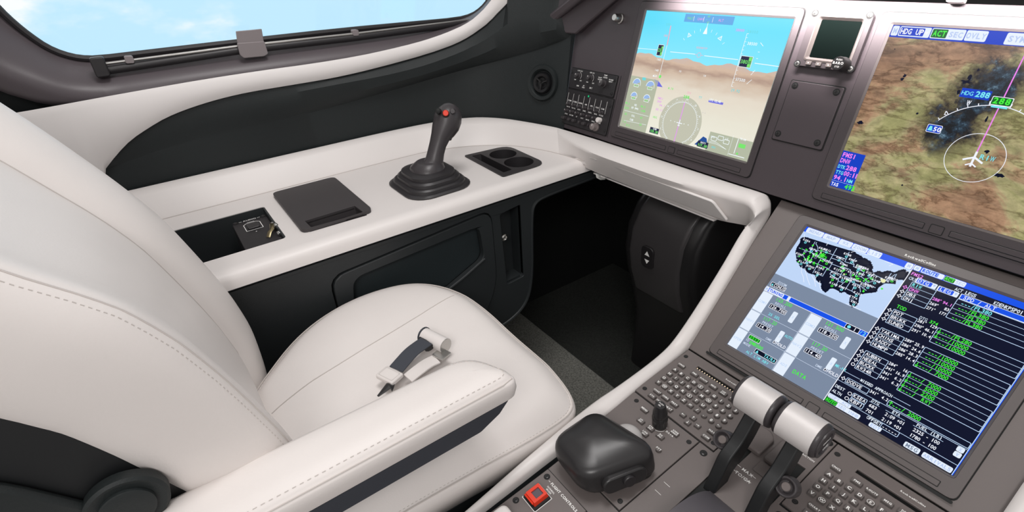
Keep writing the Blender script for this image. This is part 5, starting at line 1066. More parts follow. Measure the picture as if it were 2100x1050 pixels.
m = MB(); o = ccw(cround([(gx0 - .0035, gy0 - .0035), (gx1 + .0035, gy0 - .0035), (gx1 + .0035, gy1 + .0035), (gx0 - .0035, gy1 + .0035)], .004)); i = ccw(cround([(gx0, gy0), (gx1, gy0), (gx1, gy1), (gx0, gy1)], .002))
i = [o_ for o_ in i]; m.loft([[PAN.p(*q, .0052) for q in ccw(cround([(gx0 - .006, gy0 - .006), (gx1 + .006, gy0 - .006), (gx1 + .006, gy1 + .006), (gx0 - .006, gy1 + .006)], .006))], [PAN.p(*q, .0065) for q in o], [PAN.p(*q, .001) for q in i]], False, False); mk('raised_frame', m, PEDM, sb)
m = MB(); m.rect(PAN, gx0 - .0035, gy0 - .0035, gx1 + .0035, gy1 + .0035, .0008); mk('glass_face', m, mat('standby_glass', (.0025, .0045, .004), .12, spec=.2), sb)
for x in (.3575, .3725, .3880):
    m = MB(); m.box(PAN, x, -.0618, .0085, .0052, .004, .0075, .001); m.rect(PAN, x - .001, -.0622, x + .001, -.0610, .0077, 1); mk('push_button', m, [PEDM, WHT], sb, bevel=.0005)
m = MB(); m.lathe(PAN, .408, -.0585, [(.0105, .0045), (.0105, .010), (.0098, .011), (.0098, .022), (.0090, .0235)], 26)
for k in range(0): pass
m.text(PAN, 'PUSH', .408, -.0548, .0024, al='c', z=.0237, mi=1); m.text(PAN, 'BARO', .408, -.0598, .0034, al='c', z=.0237, mi=1, bold=.03); m.text(PAN, 'STD', .408, -.0645, .0024, al='c', z=.0237, mi=1); mk('baro_knob', m, [GLOSSB, WHT], sb)
for (x, y) in ((.3405, .0085), (.4180, .0095), (.3395, -.0645), (.4190, -.0630)): screw(PAN, x, y, .0042, sb, .0045, STEEL, .4)
# blank cover plate
cp = thing('blank_cover_plate', 'blank charcoal cover plate with four round fasteners under the standby instrument', 'cover plate', PAN.p(.378, -.183, 0))
m = MB(); m.box(PAN, .378, -.1363, .0852, .0966, -.004, -.0028, .003); mk('shadow_gap', m, DARK, cp)
m = MB(); m.box(PAN, .378, -.1363, .0822, .0936, -.004, -.0005, .003); mk('plate', m, PANEL, cp, bevel=.0008)
for (x, y) in ((.3452, -.0968), (.4102, -.0970), (.4100, -.1738), (.3448, -.1732)): screw(PAN, x, y, .0042, cp, -.0005, GLOSSB, .3, 'fastener')
# ---------------- audio / display control panels beside the left screen
def board(fr, x0, y0, x1, y1, name, label, cat, mt=RUBBER, r=.003, z=0.0):
    t = thing(name, label, cat, fr.p((x0 + x1) / 2, y0, -.003)); m = MB(); m.box(fr, (x0 + x1) / 2, (y0 + y1) / 2, x1 - x0 + .0026, y1 - y0 + .0026, -.006, -.0028 + z, r); mk('shadow_gap', m, DARK, t)
    m = MB(); m.box(fr, (x0 + x1) / 2, (y0 + y1) / 2, x1 - x0, y1 - y0, -.006, z, r); mk('face_plate', m, mt, t, bevel=.0008); return t
u1 = board(PAN, -.186, -.177, -.036, -.132, 'lighting_control_panel', 'narrow black lighting control panel with three knobs left of the screens', 'control panel')
def knob(fr, x, y, r, hgt, parent, mt=GRIP, pointer=True, name='knob', base=0.0, rot=0):
    m = MB(); n = 24; m.lathe(fr, x, y, [(r * 1.15, base), (r * 1.1, base + hgt * .25), (r * .92, base + hgt * .3), (r * .85, base + hgt * .95), (r * .75, base + hgt)], n)
    if pointer: m.box(Fr(fr.p(x, y, base + hgt), fr.ex * math.cos(rot) + fr.ey * math.sin(rot), fr.ey * math.cos(rot) - fr.ex * math.sin(rot)), 0, r * .45, r * .12, r * .6, 0, .0003, mi=1)
    return mk(name, m, [mt, WHT], parent)
knob(PAN, -.1556, -.147, .0058, .012, u1); knob(PAN, -.1144, -.1462, .0058, .012, u1); knob(PAN, -.0705, -.1529, .0075, .014, u1)
m = MB()
for (x, y, tx, hh) in ((-.1545, -.1375, 'LWR DU', .0028), (-.1140, -.1368, 'UPR DU', .0028), (-.0705, -.1368, 'TEMP', .0030), (-.0705, -.1412, 'NORM', .0028), (-.0860, -.1435, 'FOOT', .0028), (-.0860, -.1475, 'WARM', .0028), (-.0520, -.1435, 'WARM', .0028), (-.0520, -.1475, 'HEAT', .0028), (-.1530, -.1705, 'DIM', .0030), (-.1330, -.1675, 'AP', .0028), (-.1330, -.1715, 'DISC', .0028), (-.1080, -.1695, 'BRT', .0034), (-.1660, -.158, 'DIM', .0024), (-.1460, -.1580, 'BRT', .0024), (-.1240, -.158, 'DIM', .0024), (-.1040, -.158, 'BRT', .0024), (-.170, -.147, '+', .0024)):
    m.text(PAN, tx, x, y, hh, al='c', z=.0003)
for xx in (-.1556, -.1144): m.line(PAN, [(xx + .0085 * math.cos(t_), -.147 + .0085 * math.sin(t_)) for t_ in np.linspace(-.7, 1.2, 8)], .0006, .0003)
mk('lettering', m, WHT, u1)
for (x, y) in ((-.0410, -.142), (-.0415, -.170), (-.181, -.142)): screw(PAN, x, y, .0028, u1, 0, RUBBER)
u2 = board(PAN, -.186, -.260, -.0325, -.1805, 'audio_control_panel', 'black audio control panel crowded with small knobs left of the screens', 'control panel')
m = MB(); n_ = 0
cols = [-.170, -.151, -.132, -.113, -.094, -.075, -.0575]
for k in range(8): x = -.1785 + .0186 * k; m.line(PAN, [(x, -.1885 - .001 * 0), (x, -.2145)], .0007, .0003)
for k, tx in enumerate(('COM1', 'COM2', 'COM3', 'HF1', 'HF2', 'PAX', 'CAB')): m.text(PAN, tx, cols[k], -.2070, .0032, al='c', z=.0003, bold=.02)
for k, tx in enumerate(('NAV1', 'NAV2', 'ADF1', 'DME1', 'DME2', 'MKR', 'VOICE')): m.text(PAN, tx, cols[k] - .001, -.2215, .0030, al='c', z=.0003, bold=.02)
for k, tx in enumerate(('SPKR', 'BOOM', 'ST', 'HOT', 'MASK', 'EMER', 'NORM')): m.text(PAN, tx, cols[k] - .0035, -.2385, .0028, al='c', z=.0003, bold=.02)
mk('lettering', m, WHT, u2)
for k in range(7): knob(PAN, cols[k] + .001, -.2135, .0040, .010, u2, rot=-.3 + .2 * k)
for k in range(6): knob(PAN, cols[k] - .001, -.2290, .0040, .010, u2, rot=.3 - .2 * k)
m = MB(); m.lathe(PAN, -.058, -.2300, [(.0058, 0), (.0058, .008), (.005, .010)], 20); mk('white_push_button', m, WHITE, u2, label='round white push button')
for (x, w_) in ((-.1755, .013), (-.1545, .010), (-.1385, .010), (-.1180, .006), (-.1030, .012), (-.0860, .004)):
    m = MB(); m.box(PAN, x, -.2470, w_, .008, 0, .009, .002, taper=.001); mk('selector_switch', m, GRIP, u2, bevel=.0008)
knob(PAN, -.0665, -.2470, .0085, .014, u2, mt=mat('knurled_grey', (.20, .17, .165), .5))
m = MB(); m.face(PAN, circ(-.110, -.1862, .0022, 12), .0005); mk('green_lamp', m, emi('lamp_green', (30, 190, 120)), u2, label='lit green lamp')
for (x, y) in ((-.0375, -.196), (-.0380, -.250)): screw(PAN, x, y, .0028, u2, 0, RUBBER)
m = MB(); m.line(PAN, [(-.0285, -.131), (-.0285, -.262)], .0012, -.003); mk('board_seam', m, DARK, ip)
# ================================================================== pedestal
ped = thing('centre_pedestal', 'grey centre pedestal between the seats holding keypads and thrust levers', 'pedestal', PED.p(-.195, -.35, -.4))
m = MB(); PXL, PXR = -.3965, .0105
m.prism(PED, [(PXL, 0), (PXR, 0), (PXR, -.78), (PXL + .03, -.78), (PXL + .018, -.30), (PXL, -.13)], -.012, -.0035); mk('deck', m, PEDM, ped)
m = MB(); m.add([(-.423, .60, -.61), (.03, .60, -.61), (.03, -.15, -.69), (-.40, -.15, -.69), (-.40, .60, -1.05), (.0, .60, -1.05), (.0, -.15, -1.05), (-.385, -.15, -1.05)], [(0, 1, 2, 3), (4, 7, 6, 5), (0, 4, 5, 1), (1, 5, 6, 2), (2, 6, 7, 3), (3, 7, 4, 0)]); mk('body', m, SIDEB, ped)
rgt = []
m = MB(); m.tube([LOW.p(.378, -.06, .004), LOW.p(.372, -.20, .004), PED.p(.022, 0, .004), PED.p(.022, -.30, .004), PED.p(.010, -.78, .004)], [(.014, .007)] * 5, 10); mk('right_edge_rail', m, WHITE, ped, label='cream edge rail')
def kscrew(fr, x, y, parent, r=.0036):
    m = MB(); m.face(fr, circ(x, y, r, 18), .0003, 0); m.lathe(fr, x, y, [(r * .7, 0), (r * .65, .0004)], 14, 1); m.rect(fr, x - r * .55, y - r * .12, x + r * .55, y + r * .12, .0006, 0); mk('screw', m, [DARK, GLOSSB], parent, smooth=0)
kp = thing('keypad', 'left keypad with letter and number keys beside the footwell', 'keypad', PED.p(-.323, -.13, -.003))
kx0, kx1 = -.3955, -.2500
m = MB(); slot_ = [(-.3615, -.0255), (-.2895, -.0255), (-.2895, -.0190), (-.3615, -.0190)]
m.prism(PED, [(kx0, -.129), (kx1, -.129), (kx1, -.0015), (kx0, -.0015)], -.0035, .0, holes=[slot_]); mk('face_plate', m, PEDM, kp, bevel=.0007)
m = MB(); m.rect(PED, -.362, -.026, -.289, -.0185, -.003); mk('card_slot', m, DARK, kp)
m = MB(); m.prism(PED, [(kx0 - .0012, -.1302), (kx1 + .0012, -.1302), (kx1 + .0012, -.0003), (kx0 - .0012, -.0003)], -.0034, -.0030); mk('shadow_gap', m, DARK, kp)
m = MB(); m.text(PED, 'RockwellCollins', -.303, -.0125, .0024, al='c', z=.0003, bold=.03); mk('maker_lettering', m, WHT, kp)
KEYM = mat('key_cap_grey', (.125, .110, .105), .5)
def key(x, y, tx, w_=.0087, h_=.0078, rnd=False, th=.0043, ring=False, parent=kp, name='key', zt=.0038):
    m = MB()
    if rnd: m.prism(PED, circ(x, y, .0044, 18), 0, zt, taper=.0004)
    else: m.box(PED, x, y, w_, h_, 0, zt, .0006, taper=.0005)
    z = zt + .00015
    if ring: m.ring(PED, circ(x, y, .0040, 20, .0034), circ(x, y, .0035, 20, .0029), z, 1); th = .0034
    L = tx.split('/') if '/' in tx and len(tx) > 1 else [tx]
    if tx and tx[0] in '<>^v_' and len(tx) == 1:
        d = {'<': (-1, 0), '>': (1, 0), '^': (0, 1), 'v': (0, -1), '_': (1, 0)}[tx]; n_ = (-d[1], d[0]); L_ = .0022
        m.line(PED, [(x - d[0] * L_, y - d[1] * L_), (x + d[0] * L_, y + d[1] * L_)], .0006, z, 1)
        if tx != '_': m.line(PED, [(x + d[0] * L_ - d[0] * .0013 + n_[0] * .0011, y + d[1] * L_ - d[1] * .0013 + n_[1] * .0011), (x + d[0] * L_, y + d[1] * L_), (x + d[0] * L_ - d[0] * .0013 - n_[0] * .0011, y + d[1] * L_ - d[1] * .0013 - n_[1] * .0011)], .0006, z, 1)
    elif len(L) == 2:
        m.text(PED, L[0], x, y + .0004, .0024, al='c', z=z, mi=1, bold=.03); m.text(PED, L[1], x, y - .0030, .0024, al='c', z=z, mi=1, bold=.03)
    else:
        t_ = th if len(tx) == 1 else .0028 if len(tx) < 5 else .0025
        m.text(PED, tx, x, y - t_ / 2, t_, al='c', z=z, mi=1, bold=.03)
    return mk(name, m, [KEYM, WHT], parent, smooth=0)
X0, Y0, DX, DY = -.3790, -.0542, .01217, .0129
rowsK = ['ABCDEFG123', 'HIJKLMN456', 'OPQRSTU789', 'VWXYZ~/.0+']
for r_, row in enumerate(rowsK):
    for c_, ch_ in enumerate(row):
        x, y = X0 + DX * c_, Y0 - DY * r_; d_ = ch_ in '1234567890.+'
        key(x, y, {'~': 'SP', '+': '+-'}.get(ch_, ch_), rnd=d_, ring=ch_ in 'EWSN')
for x, y, tx in ((-.3780, -.0395, 'CNCL'), (-.3530, -.0395, 'FMS'), (-.3357, -.0395, 'ROUTE'), (-.3183, -.0395, 'MSG'), (-.3010, -.0395, 'DEP/ARR'), (-.2840, -.0395, 'PERF'), (-.2667, -.0395, 'DIR'), (-.3675, -.1080, 'CHART'), (-.3515, -.1080, 'CHKL'), (-.3350, -.1080, 'PREV'), (-.3672, -.1205, 'SYS'), (-.3518, -.1205, 'CKLST'), (-.3350, -.1205, 'NEXT'), (-.2690, -.1080, 'NAV'), (-.2690, -.1208, 'COM')):
    key(x, y, tx, w_=.0125 if tx != 'CNCL' else .0115, h_=.0078, name='function_key')
for x, y, tx in ((-.3140, -.1140, '<'), (-.3010, -.1078, '^'), (-.3010, -.1200, 'v'), (-.2885, -.1140, '>')): key(x, y, tx, w_=.0088, name='arrow_key')
for x, y in ((-.3880, -.0170), (-.3862, -.1160), (-.2575, -.0170), (-.2575, -.1195)): kscrew(PED, x, y, kp)
kp2 = copy_tree(kp, (.2432, 0, 0)); kp2['label'] = 'right keypad with letter and number keys below the lower screen'
m = MB()
for k in range(16): m.face(PED, circ(-.3590 + .0046 * k, -.0249, .0010, 8), .0003)
mk('slot_lamps', m, emi('warm_lamp', (255, 225, 190), 1.2), kp, label='row of small warm lamps along the slot', smooth=0)
# ---- cursor control panel
cp_ = thing('cursor_control_panel', 'grey panel with data knob and small square buttons below the left keypad', 'control panel', PED.p(-.333, -.286, -.003))
outl_ = [(-.3925, -.132), (-.2720, -.132), (-.2720, -.2860), (-.385, -.2860)]
m = MB(); m.prism(PED, [(-.3937, -.1308), (-.2708, -.1308), (-.2708, -.2872), (-.386, -.2872)], -.0034, -.0030); mk('shadow_gap', m, DARK, cp_)
m = MB(); m.prism(PED, outl_, -.0035, 0); mk('face_plate', m, PEDM, cp_, bevel=.0007)
for x, y, tx in ((-.3570, -.1480, 'MENU'), (-.3470, -.1668, 'LH/DU'), (-.3290, -.1662, 'CTR/DU'), (-.3285, -.1790, 'LWR/DU'), (-.3110, -.1662, 'RH/DU'), (-.3010, -.1472, 'XPDR/IDENT')): key(x, y, tx, w_=.0118, h_=.0078, parent=cp_, name='button')
key(-.2980, -.1840, 'PTT', rnd=True, parent=cp_, name='button', th=.002)
for x, y in ((-.3780, -.1430), (-.2800, -.1430), (-.2795, -.2770)): kscrew(PED, x, y, cp_)
m = MB(); m.text(PED, 'DATA', -.3125, -.1535, .0028, z=.0003, bold=.03); m.line(PED, [(-.326 + .0125 * math.cos(t_), -.150 + .0125 * math.sin(t_)) for t_ in np.linspace(-2.0, -.35, 12)], .0007, .0003); m.line(PED, [(-.3175, -.1475), (-.3148, -.1475)], .0005, .0003); mk('lettering', m, WHT, cp_)
m = MB(); m.lathe(PED, -.326, -.150, [(.0105, 0), (.0110, .004), (.0105, .010), (.0112, .012), (.0112, .018), (.0098, .020), (.0105, .023), (.0103, .028), (.0088, .030), (.0082, .040), (.0070, .0425), (.0068, .0425)], 28); m.text(PED, 'PUSH', -.326, -.1488, .0022, al='c', z=.0428, mi=1); m.text(PED, 'SEL', -.326, -.1525, .0022, al='c', z=.0428, mi=1); mk('data_knob', m, [GLOSSB, WHT], cp_, label='tall stacked black rotary knob')
# ---- hand rest
hr = thing('hand_rest', 'domed black cursor hand rest mounted on the pedestal', 'hand controller', PED.p(-.325, -.26, 0))
QA, QB, QC, QD = (-.3805, -.308), (-.378, -.222), (-.270, -.208), (-.306, -.312)
def hrloop(k, h, sh=(0, 0), r=.022, quad=(QA, QB, QC, QD), tilt_=0, tx=0):
    c = np.mean(np.array(quad), 0); pts = cround([tuple(c + (np.array(q) - c) * k + np.array(sh)) for q in quad], r * k + .002, 7); return [PED.p(x, y, h + tilt_ * (y - c[1]) + tx * (x - c[0])) for x, y in pts]
base = ((-.345, -.262), (-.350, -.212), (-.274, -.212), (-.292, -.270))
def hb(h, k=1): c = np.mean(np.array(base), 0); return [PED.p(x, y, h) for x, y in cround([tuple(c + (np.array(q) - c) * k) for q in base], .02, 7)]
m = MB(); m.loft([hb(0), hb(.006, .97), hb(.016, .97)]); mk('stem', m, GLOSSB, hr, smooth=50)
m = MB(); m.loft([hrloop(.80, .012, (.006, .006), tx=-.16), hrloop(.96, .0150, (.001, .001), tx=-.16), hrloop(1.0, .0195, tx=-.14), hrloop(1.005, .024, (-.0005, 0), tx=-.10), hrloop(.99, .036, (-.002, .000), tx=.02), hrloop(.965, .0425, (-.004, .001), tx=.05), hrloop(.93, .0452, (-.0055, .002), tx=.055), hrloop(.87, .0475, (-.007, .0025), tx=.05), hrloop(.74, .0505, (-.008, .003), tx=.04, tilt_=.05), hrloop(.55, .0532, (-.008, .003), tx=.03, tilt_=.05), hrloop(.33, .0550, (-.008, .003), tilt_=.04), hrloop(.1, .0558, (-.008, .003)), hrloop(.02, .0558, (-.008, .003))]); mk('palm_rest', m, GLOSSB, hr, smooth=70)
sf = Fr(PED.p(-.2835, -.262, .022), np.array([.33, .944, 0]), np.array([-.25, .09, .96])); 
ex_ = np.array([.30, .954, .10]); ex_ /= np.linalg.norm(ex_); nn_ = np.array([.93, -.30, .15]); nn_ -= ex_ * (nn_ @ ex_); nn_ /= np.linalg.norm(nn_)
sf = Fr(PED.p(-.2850, -.262, .024), ex_, np.cross(nn_, ex_))
m = MB(); m.box(sf, 0, .002, .062, .024, -.006, .0035, .011); spd_ = mk('side_pad', m, GLOSSB, hr, bevel=.002, smooth=40)
m = MB(); m.lathe(sf, .004, .002, [(.0085, .002), (.0085, .0065), (.0075, .0075)], 26); mk('scroll_wheel', m, RUBBER, spd_)
m = MB(); m.lathe(PED, -.338, -.204, [(.022, 0), (.0215, .006), (.019, .012), (.014, .017), (.008, .0195), (.002, .0205)], 30); mk('trackball', m, mat('pearl_grey', (.55, .53, .52), .25), hr, label='pearl grey trackball dome')
# ---- flight control switch panel
fc = board(PED, -.3765, -.430, -.2980, -.3185, 'flight_control_panel', 'grey flight controls panel with a red guarded switch at the bottom edge', 'control panel', mt=PEDM, r=.001)
m = MB(); gx, gy = -.3525, -.3565
m.line(PED, rr(gx, gy, .0275, .0285, .0002, 1), .0008, .0003, closed=True); q = PED.px(1135, 990)
q1 = PED.px(950 + 555 / 3, 700 + 868 / 3); m.text(PED, 'FLIGHT CONTROLS', q1[0] - .001, -.3305, .0036, z=.0003, bold=.03); m.rect(PED, q1[0] - .0060, -.3292, q1[0] - .003, -.3286, .0003)
m.text(PED, 'NORMAL', gx - .004, -.3365, .0023, z=.0003, bold=.02); m.text(PED, 'MODE', gx - .002, -.3400, .0023, z=.0003, bold=.02); m.rect(PED, -.3255, -.3570, -.3243, -.3558, .0003)
m.text(PED, 'STEEP', -.316, -.352, .0026, z=.0003, bold=.02); m.text(PED, 'APPR', -.316, -.356, .0026, z=.0003, bold=.02); m.line(PED, [(-.316, -.382), (-.316, -.360), (-.303, -.360)], .0006, .0003)
mk('lettering', m, WHT, fc, smooth=0)
m = MB(); m.box(PED, gx, gy, .0255, .0265, 0, .003, .001); mk('guard_base', m, DARK, fc)
m = MB(); m.prism(PED, rr(gx - .001, gy + .001, .0215, .0235, .001), .003, .0095, holes=[rr(gx - .0005, gy + .002, .0130, .0130, .0005)], taper=.001); sgd_ = mk('switch_guard', m, RED, fc, bevel=.0008, label='red switch guard')
m = MB(); m.box(PED, gx - .0005, gy + .002, .0125, .0125, .003, .0075); mk('guard_window', m, GUARD, sgd_)
m = MB(); m.tube([PED.p(gx - .010, gy - .0115, .008), PED.p(gx + .008, gy - .0115, .008)], .0013, 8); mk('hinge_pin', m, RED, sgd_)
for x, y in (PED.px(1121.7, 977.7), PED.px(1058, 1026)): screw(PED, x, y, .0036, fc, 0, GLOSSB, 1.9, 'fastener')
# cream handle by the seat edge
hn = thing('cream_handle', 'rounded cream handle end at the bottom edge beside the red guarded switch', 'handle', P3(1035, 1060))
m = MB(); q = PED.px(1040, 1046, .012); m.box(PED, q[0] + .004, q[1] - .022, .026, .050, .0005, .016, .008); mk('grip_cover', m, WHITE, hn, bevel=.004, bseg=3)
# ---- thrust lever quadrant
tq = thing('throttle_quadrant', 'grey throttle quadrant plate marked MAX and TO/GA between the keypads', 'throttle quadrant', PED.p(-.202, -.2, -.003))
sl = [[(x0, -.42), (x0 + .014, -.42), (x0 + .014, -.065), (x0, -.065)] for x0 in (-.2310, -.1730)]
m = MB(); out_ = [(-.2700, -.44), (-.1340, -.44), (-.1340, -.133), (-.1535, -.133), (-.1535, -.0015), (-.2485, -.0015), (-.2485, -.1315), (-.2700, -.1315)]
m.prism(PED, out_, -.0035, 0, holes=sl); mk('face_plate', m, PEDM, tq, bevel=.0007)
m = MB(); m.prism(PED, [(-.2712, -.44), (-.1328, -.44), (-.1328, 0), (-.2712, 0)], -.0034, -.0031); mk('shadow_gap', m, DARK, tq)
m = MB(); m.text(PED, 'MAX', -.202, -.1265, .0044, al='c', z=.0003, bold=.01); m.text(PED, 'TO/GA', -.202, -.1365, .0044, al='c', z=.0003, bold=.01)
for yy in (-.1240, -.1340):
    for a, b in ((-.2160, -.2085), (-.1955 + .0, -.1875)): m.rect(PED, a - .001, yy - .0003, b - .003, yy + .0003, .0003)
for yy in (-.215, -.232): m.rect(PED, -.262, yy, -.252, yy + .0005, .0003); m.rect(PED, -.150, yy + .02, -.140, yy + .0205, .0003)
mk('lettering', m, WHT, tq, smooth=0)
for cx in (-.2185 + .0, -.1875):
    m = MB(); m.prism(PED, cround([(cx - .013, -.095), (cx + .013, -.095), (cx + .013, -.060), (cx + .004, -.052), (cx - .013, -.052)], .004), 0, .008, taper=.0006); mk('detent_block', m, PEDM, tq, bevel=.002)
m = MB(); m.box(PED, -.190, -.106, .022, .020, 0, .0012, .002); mk('scale_insert', m, PEDM, tq, bevel=.0004)
m = MB(); m.text(PED, 'FRICTION', -.166, -.050, .0026, al='c', z=.0003, bold=.02); mk('friction_lettering', m, WHT, tq, smooth=0)
for x, y in (PED.px(1350 + 325 * .2857, 750 + 628 * .2857), PED.px(1350 + 690 * .2857, 750 + 468 * .2857), PED.px(1350 + 1225 * .2857, 750 + 555 * .2857), (-.145, -.145)): screw(PED, x, y, .0040, tq, 0, GLOSSB, 1.0, 'fastener')
# curved drum between the levers
m = MB(); R_ = .105; cy0 = -.268
rows_ = [[PED.p(x, cy0 + R_ * math.cos(a_), -.058 + R_ * math.sin(a_)) for x in (-.2155, -.2145, -.1765, -.1755)] for a_ in np.linspace(.50, PI - .5, 26)]
for r_ in rows_:
    r_[0] = r_[0] - PED.n * .003; r_[3] = r_[3] - PED.n * .003
m.grid(rows_); mk('lever_drum', m, mat('drum_grey', (.085, .078, .088), .5, bump=.15, bscale=1200), tq, label='smooth grey curved drum between the levers')
def lever(x, side, label):
    t = thing('thrust_lever', label, 'thrust lever', PED.p(x, -.18, 0), 'thrust levers on the pedestal')
    hy, hz, r = -.0945, .100, .0222
    xa_, xb_ = (x - .0265, x + .0255)
    hf = Fr(PED.p(0, hy, hz), PED.ey, PED.n)      # normal = +x
    def cyl(x0, x1, rad, rad2=None): return [[PED.p(xx, hy + rr_ * math.cos(2 * PI * k / 40), hz + rr_ * math.sin(2 * PI * k / 40)) for k in range(40)] for xx, rr_ in ((x0, rad), (x1, rad2 or rad))]
    m = MB(); L = [(xa_, r * .86), (xa_ + .0018, r * .96), (xa_ + .0045, r)]; L2 = [(xb_ - .0045, r), (xb_ - .0018, r * .96), (xb_, r * .86)]
    m.loft([cyl(a, a, b)[0] for a, b in L + L2]); hcore = mk('handle_core', m, GRIP, t, smooth=45)
    m = MB(); rows_ = []
    for xx in (xa_ + .0058, xb_ - .0058):
        for rad in ((r - .001, r + .0009) if xx < x else (r + .0009, r - .001)):
            rows_.append([PED.p(xx, hy + rad * math.cos(a_), hz + rad * math.sin(a_)) for a_ in np.linspace(-.55, PI + .35, 34)])
    m.grid(rows_); mk('handle_sleeve', m, SILV, hcore, smooth=50, label='silver handle sleeve')
    if side > 0:
        m = MB(); ef = Fr(PED.p(xb_, hy, hz), PED.ey, PED.n); m.lathe(ef, 0, 0, [(r * .86, -.001), (r * .86, .0015), (r * .66, .0018), (r * .62, -.0002)], 34); mk('end_cap', m, GRIP, hcore)
        m = MB(); m.text(ef, 'EMERG', 0, .004, .0030, al='c', z=.0021, bold=.03); m.text(ef, 'OFF', 0, -.007, .0040, al='c', z=.0021, bold=.03); mk('end_lettering', m, WHT, hcore, smooth=0)
    # arm: flat bar leaning aft from the slot up to the handle
    m = MB(); sfr = Fr((x - .0065, 0, 0), (0, 1, 0), (0, 0, 1))
    def pp(y, z): q = PED.p(0, y, z); return (q[1], q[2])
    arm = cround([pp(hy + .014, hz - .012), pp(hy - .012, hz - .010), pp(-.134, .058), pp(-.157, .046), pp(-.178, .006), pp(-.200, -.040), pp(-.170, -.055), pp(-.148, .010), pp(-.128, .022), pp(hy - .008, .050)], .008)
    m.prism(sfr, arm, -.0015, .0145); mk('arm', m, ARMB, t, bevel=.002)
    bf = Fr(PED.p(x + side * .0155, -.140, .050), np.array([1, 0, 0]), np.array([0, .66, .75]))
    if bf.n[1] > 0: bf = Fr(bf.o, bf.ex, -bf.ey)
    # push button boss on the outboard side of the arm
    m = MB(); m.lathe(bf, 0, 0, [(.0125, -.020), (.0128, -.004), (.0120, .000), (.0105, .0012), (.0085, -.0008), (.0070, -.004)], 32); m.box(bf, -side * .0095, 0, .019, .021, -.020, -.003, .004); bb_ = mk('button_boss', m, GRIP, t, bevel=.001)
    m = MB(); m.lathe(bf, 0, 0, [(.0052, -.006), (.0052, -.0008), (.0044, 0)], 22); mk('push_button', m, PEDM, bb_, label='grey round push button')
    return t
lever(-.2185, -1, 'left silver capped thrust lever with round button on its left side')
lever(-.1640, 1, 'right silver capped thrust lever nearer the lower screen')
# ================================================================== pilot seat
seat = thing('pilot_seat', 'cream leather pilot seat with thick backrest and padded armrest', 'seat', (-.64, .15, -H0 + .01))
# backrest: rows up the back, columns across
zz_ = [-.70, -.64, -.57, -.50, -.43, -.38, -.33, -.28, -.21, -.16, -.127, -.08, 0, .08, .15]
yy_ = [-.01, .003, .016, .019, .008, -.005, -.020, -.036, -.071, -.099, -.119, -.150, -.205, -.262, -.312]
XL, XR = -.826, -.466
cols_ = [(XL + .004, -.135), (XL - .010, -.120), (XL - .014, -.075), (XL - .010, -.035), (XL + .002, -.010), (XL + .022, .000), (XL + .050, -.004), (XL + .075, -.014), (XL + .084, -.026), (XL + .089, -.033), (XL + .094, -.029), (XL + .125, -.026), (-.66, -.024), (-.60, -.023), (XR - .085, -.020), (XR - .060, -.012), (XR - .038, -.003), (XR - .022, .000), (XR - .0175, -.0035), (XR - .013, -.003), (XR - .002, -.014), (XR + .006, -.035), (XR + .008, -.070), (XR + .004, -.112), (XR - .010, -.128)]
def back_y(z): return interp(z, zz_, yy_)
rows_ = []
for z in np.linspace(-.66, .16, 34):
    y = back_y(z); dz = .01; sl_ = (back_y(z + dz) - back_y(z - dz)) / (2 * dz); n_ = np.array([0, 1, -sl_]); n_ /= np.linalg.norm(n_)
    pinch = max(0, (-.50 - z)) * .35                                  # lower corners tuck in towards the cushion
    low = interp(z, [-.66, -.45, -.2], [.55, .8, 1.0])
    row = []
    for x, d in cols_:
        xx = x + (pinch if x < -.64 else -pinch * .35)
        dd_ = d if x < -.62 and d > -.06 else d * (low if x > -.6 and d < -.05 else 1)
        row.append(np.array([xx, y + interp(z, [-.50, -.41, -.335, -.234, -.177, -.10, .1], [-.004, -.009, -.010, -.016, -.040, -.055, -.06]) * min(1, max(0, (x - XL) / (XR - XL))), z]) + n_ * dd_)
    rows_.append(row)
m = MB(); m.grid(rows_); 
# close the rear
back_ = [[r[-1] for r in rows_], [r[0] for r in rows_]]
m.grid([back_[0], back_[1]]); brest = mk('backrest', m, LEATHER, seat, smooth=80, subd=1)
m = MB(); P_ = drape(brest, [r_[9] for r_ in rows_[1:33]], (0, -1, 0), .0002); m.tube(P_, .0009, 6); mk('seam', m, SEAM, brest)
# stitched seam along the right bolster
m = MB(); P_ = drape(brest, resamp([rows_[k][18] * .6 + rows_[k][19] * .4 for k in range(3, 33)], 110), (-.5, -.86, 0), .0001)
m.tube(P_, .0009, 6); mk('piping', m, SEAM, brest)
m = MB(); P_ = drape(brest, resamp([rows_[k][19] * .62 + rows_[k][20] * .38 for k in range(3, 33)], 300), (-.7, -.7, 0), .0)
for a, b in list(zip(P_, P_[1:]))[::2]: m.tube([a, b], .0005, 5)
mk('stitching', m, SEAM, brest)
# dark shell behind the backrest, with the recline knob
m = MB(); R = []
for z in np.linspace(-.62, .12, 12):
    y = back_y(z); sl_ = (back_y(z + .01) - back_y(z - .01)) / .02; n_ = np.array([0, 1, -sl_]); n_ /= np.linalg.norm(n_); low = interp(z, [-.66, -.45, -.2], [.55, .8, 1.0])
    R.append([np.array([x, y, z]) + n_ * d for x, d in ((XL + .01, -.128), (XR - .004, -.128 * low + .01), (XR + .002, -.150), (XR + .002, -.30), (XL, -.30))])
m.loft(R); mk('back_shell', m, mat('seat_shell_black', (.006, .007, .008), .5), seat, bevel=.006, smooth=40)
m = MB(); m.prism(Fr((XR + .0025, 0, 0), (0, 1, 0), (0, 0, 1)), cround([(-.34, -.52), (-.12, -.55), (-.115, -.47), (-.20, -.33), (-.34, -.24)], .03), 0, .010); scv = mk('side_cover', m, WALLB, seat, bevel=.004)
kq = xp(262, 1035, XR + .012)
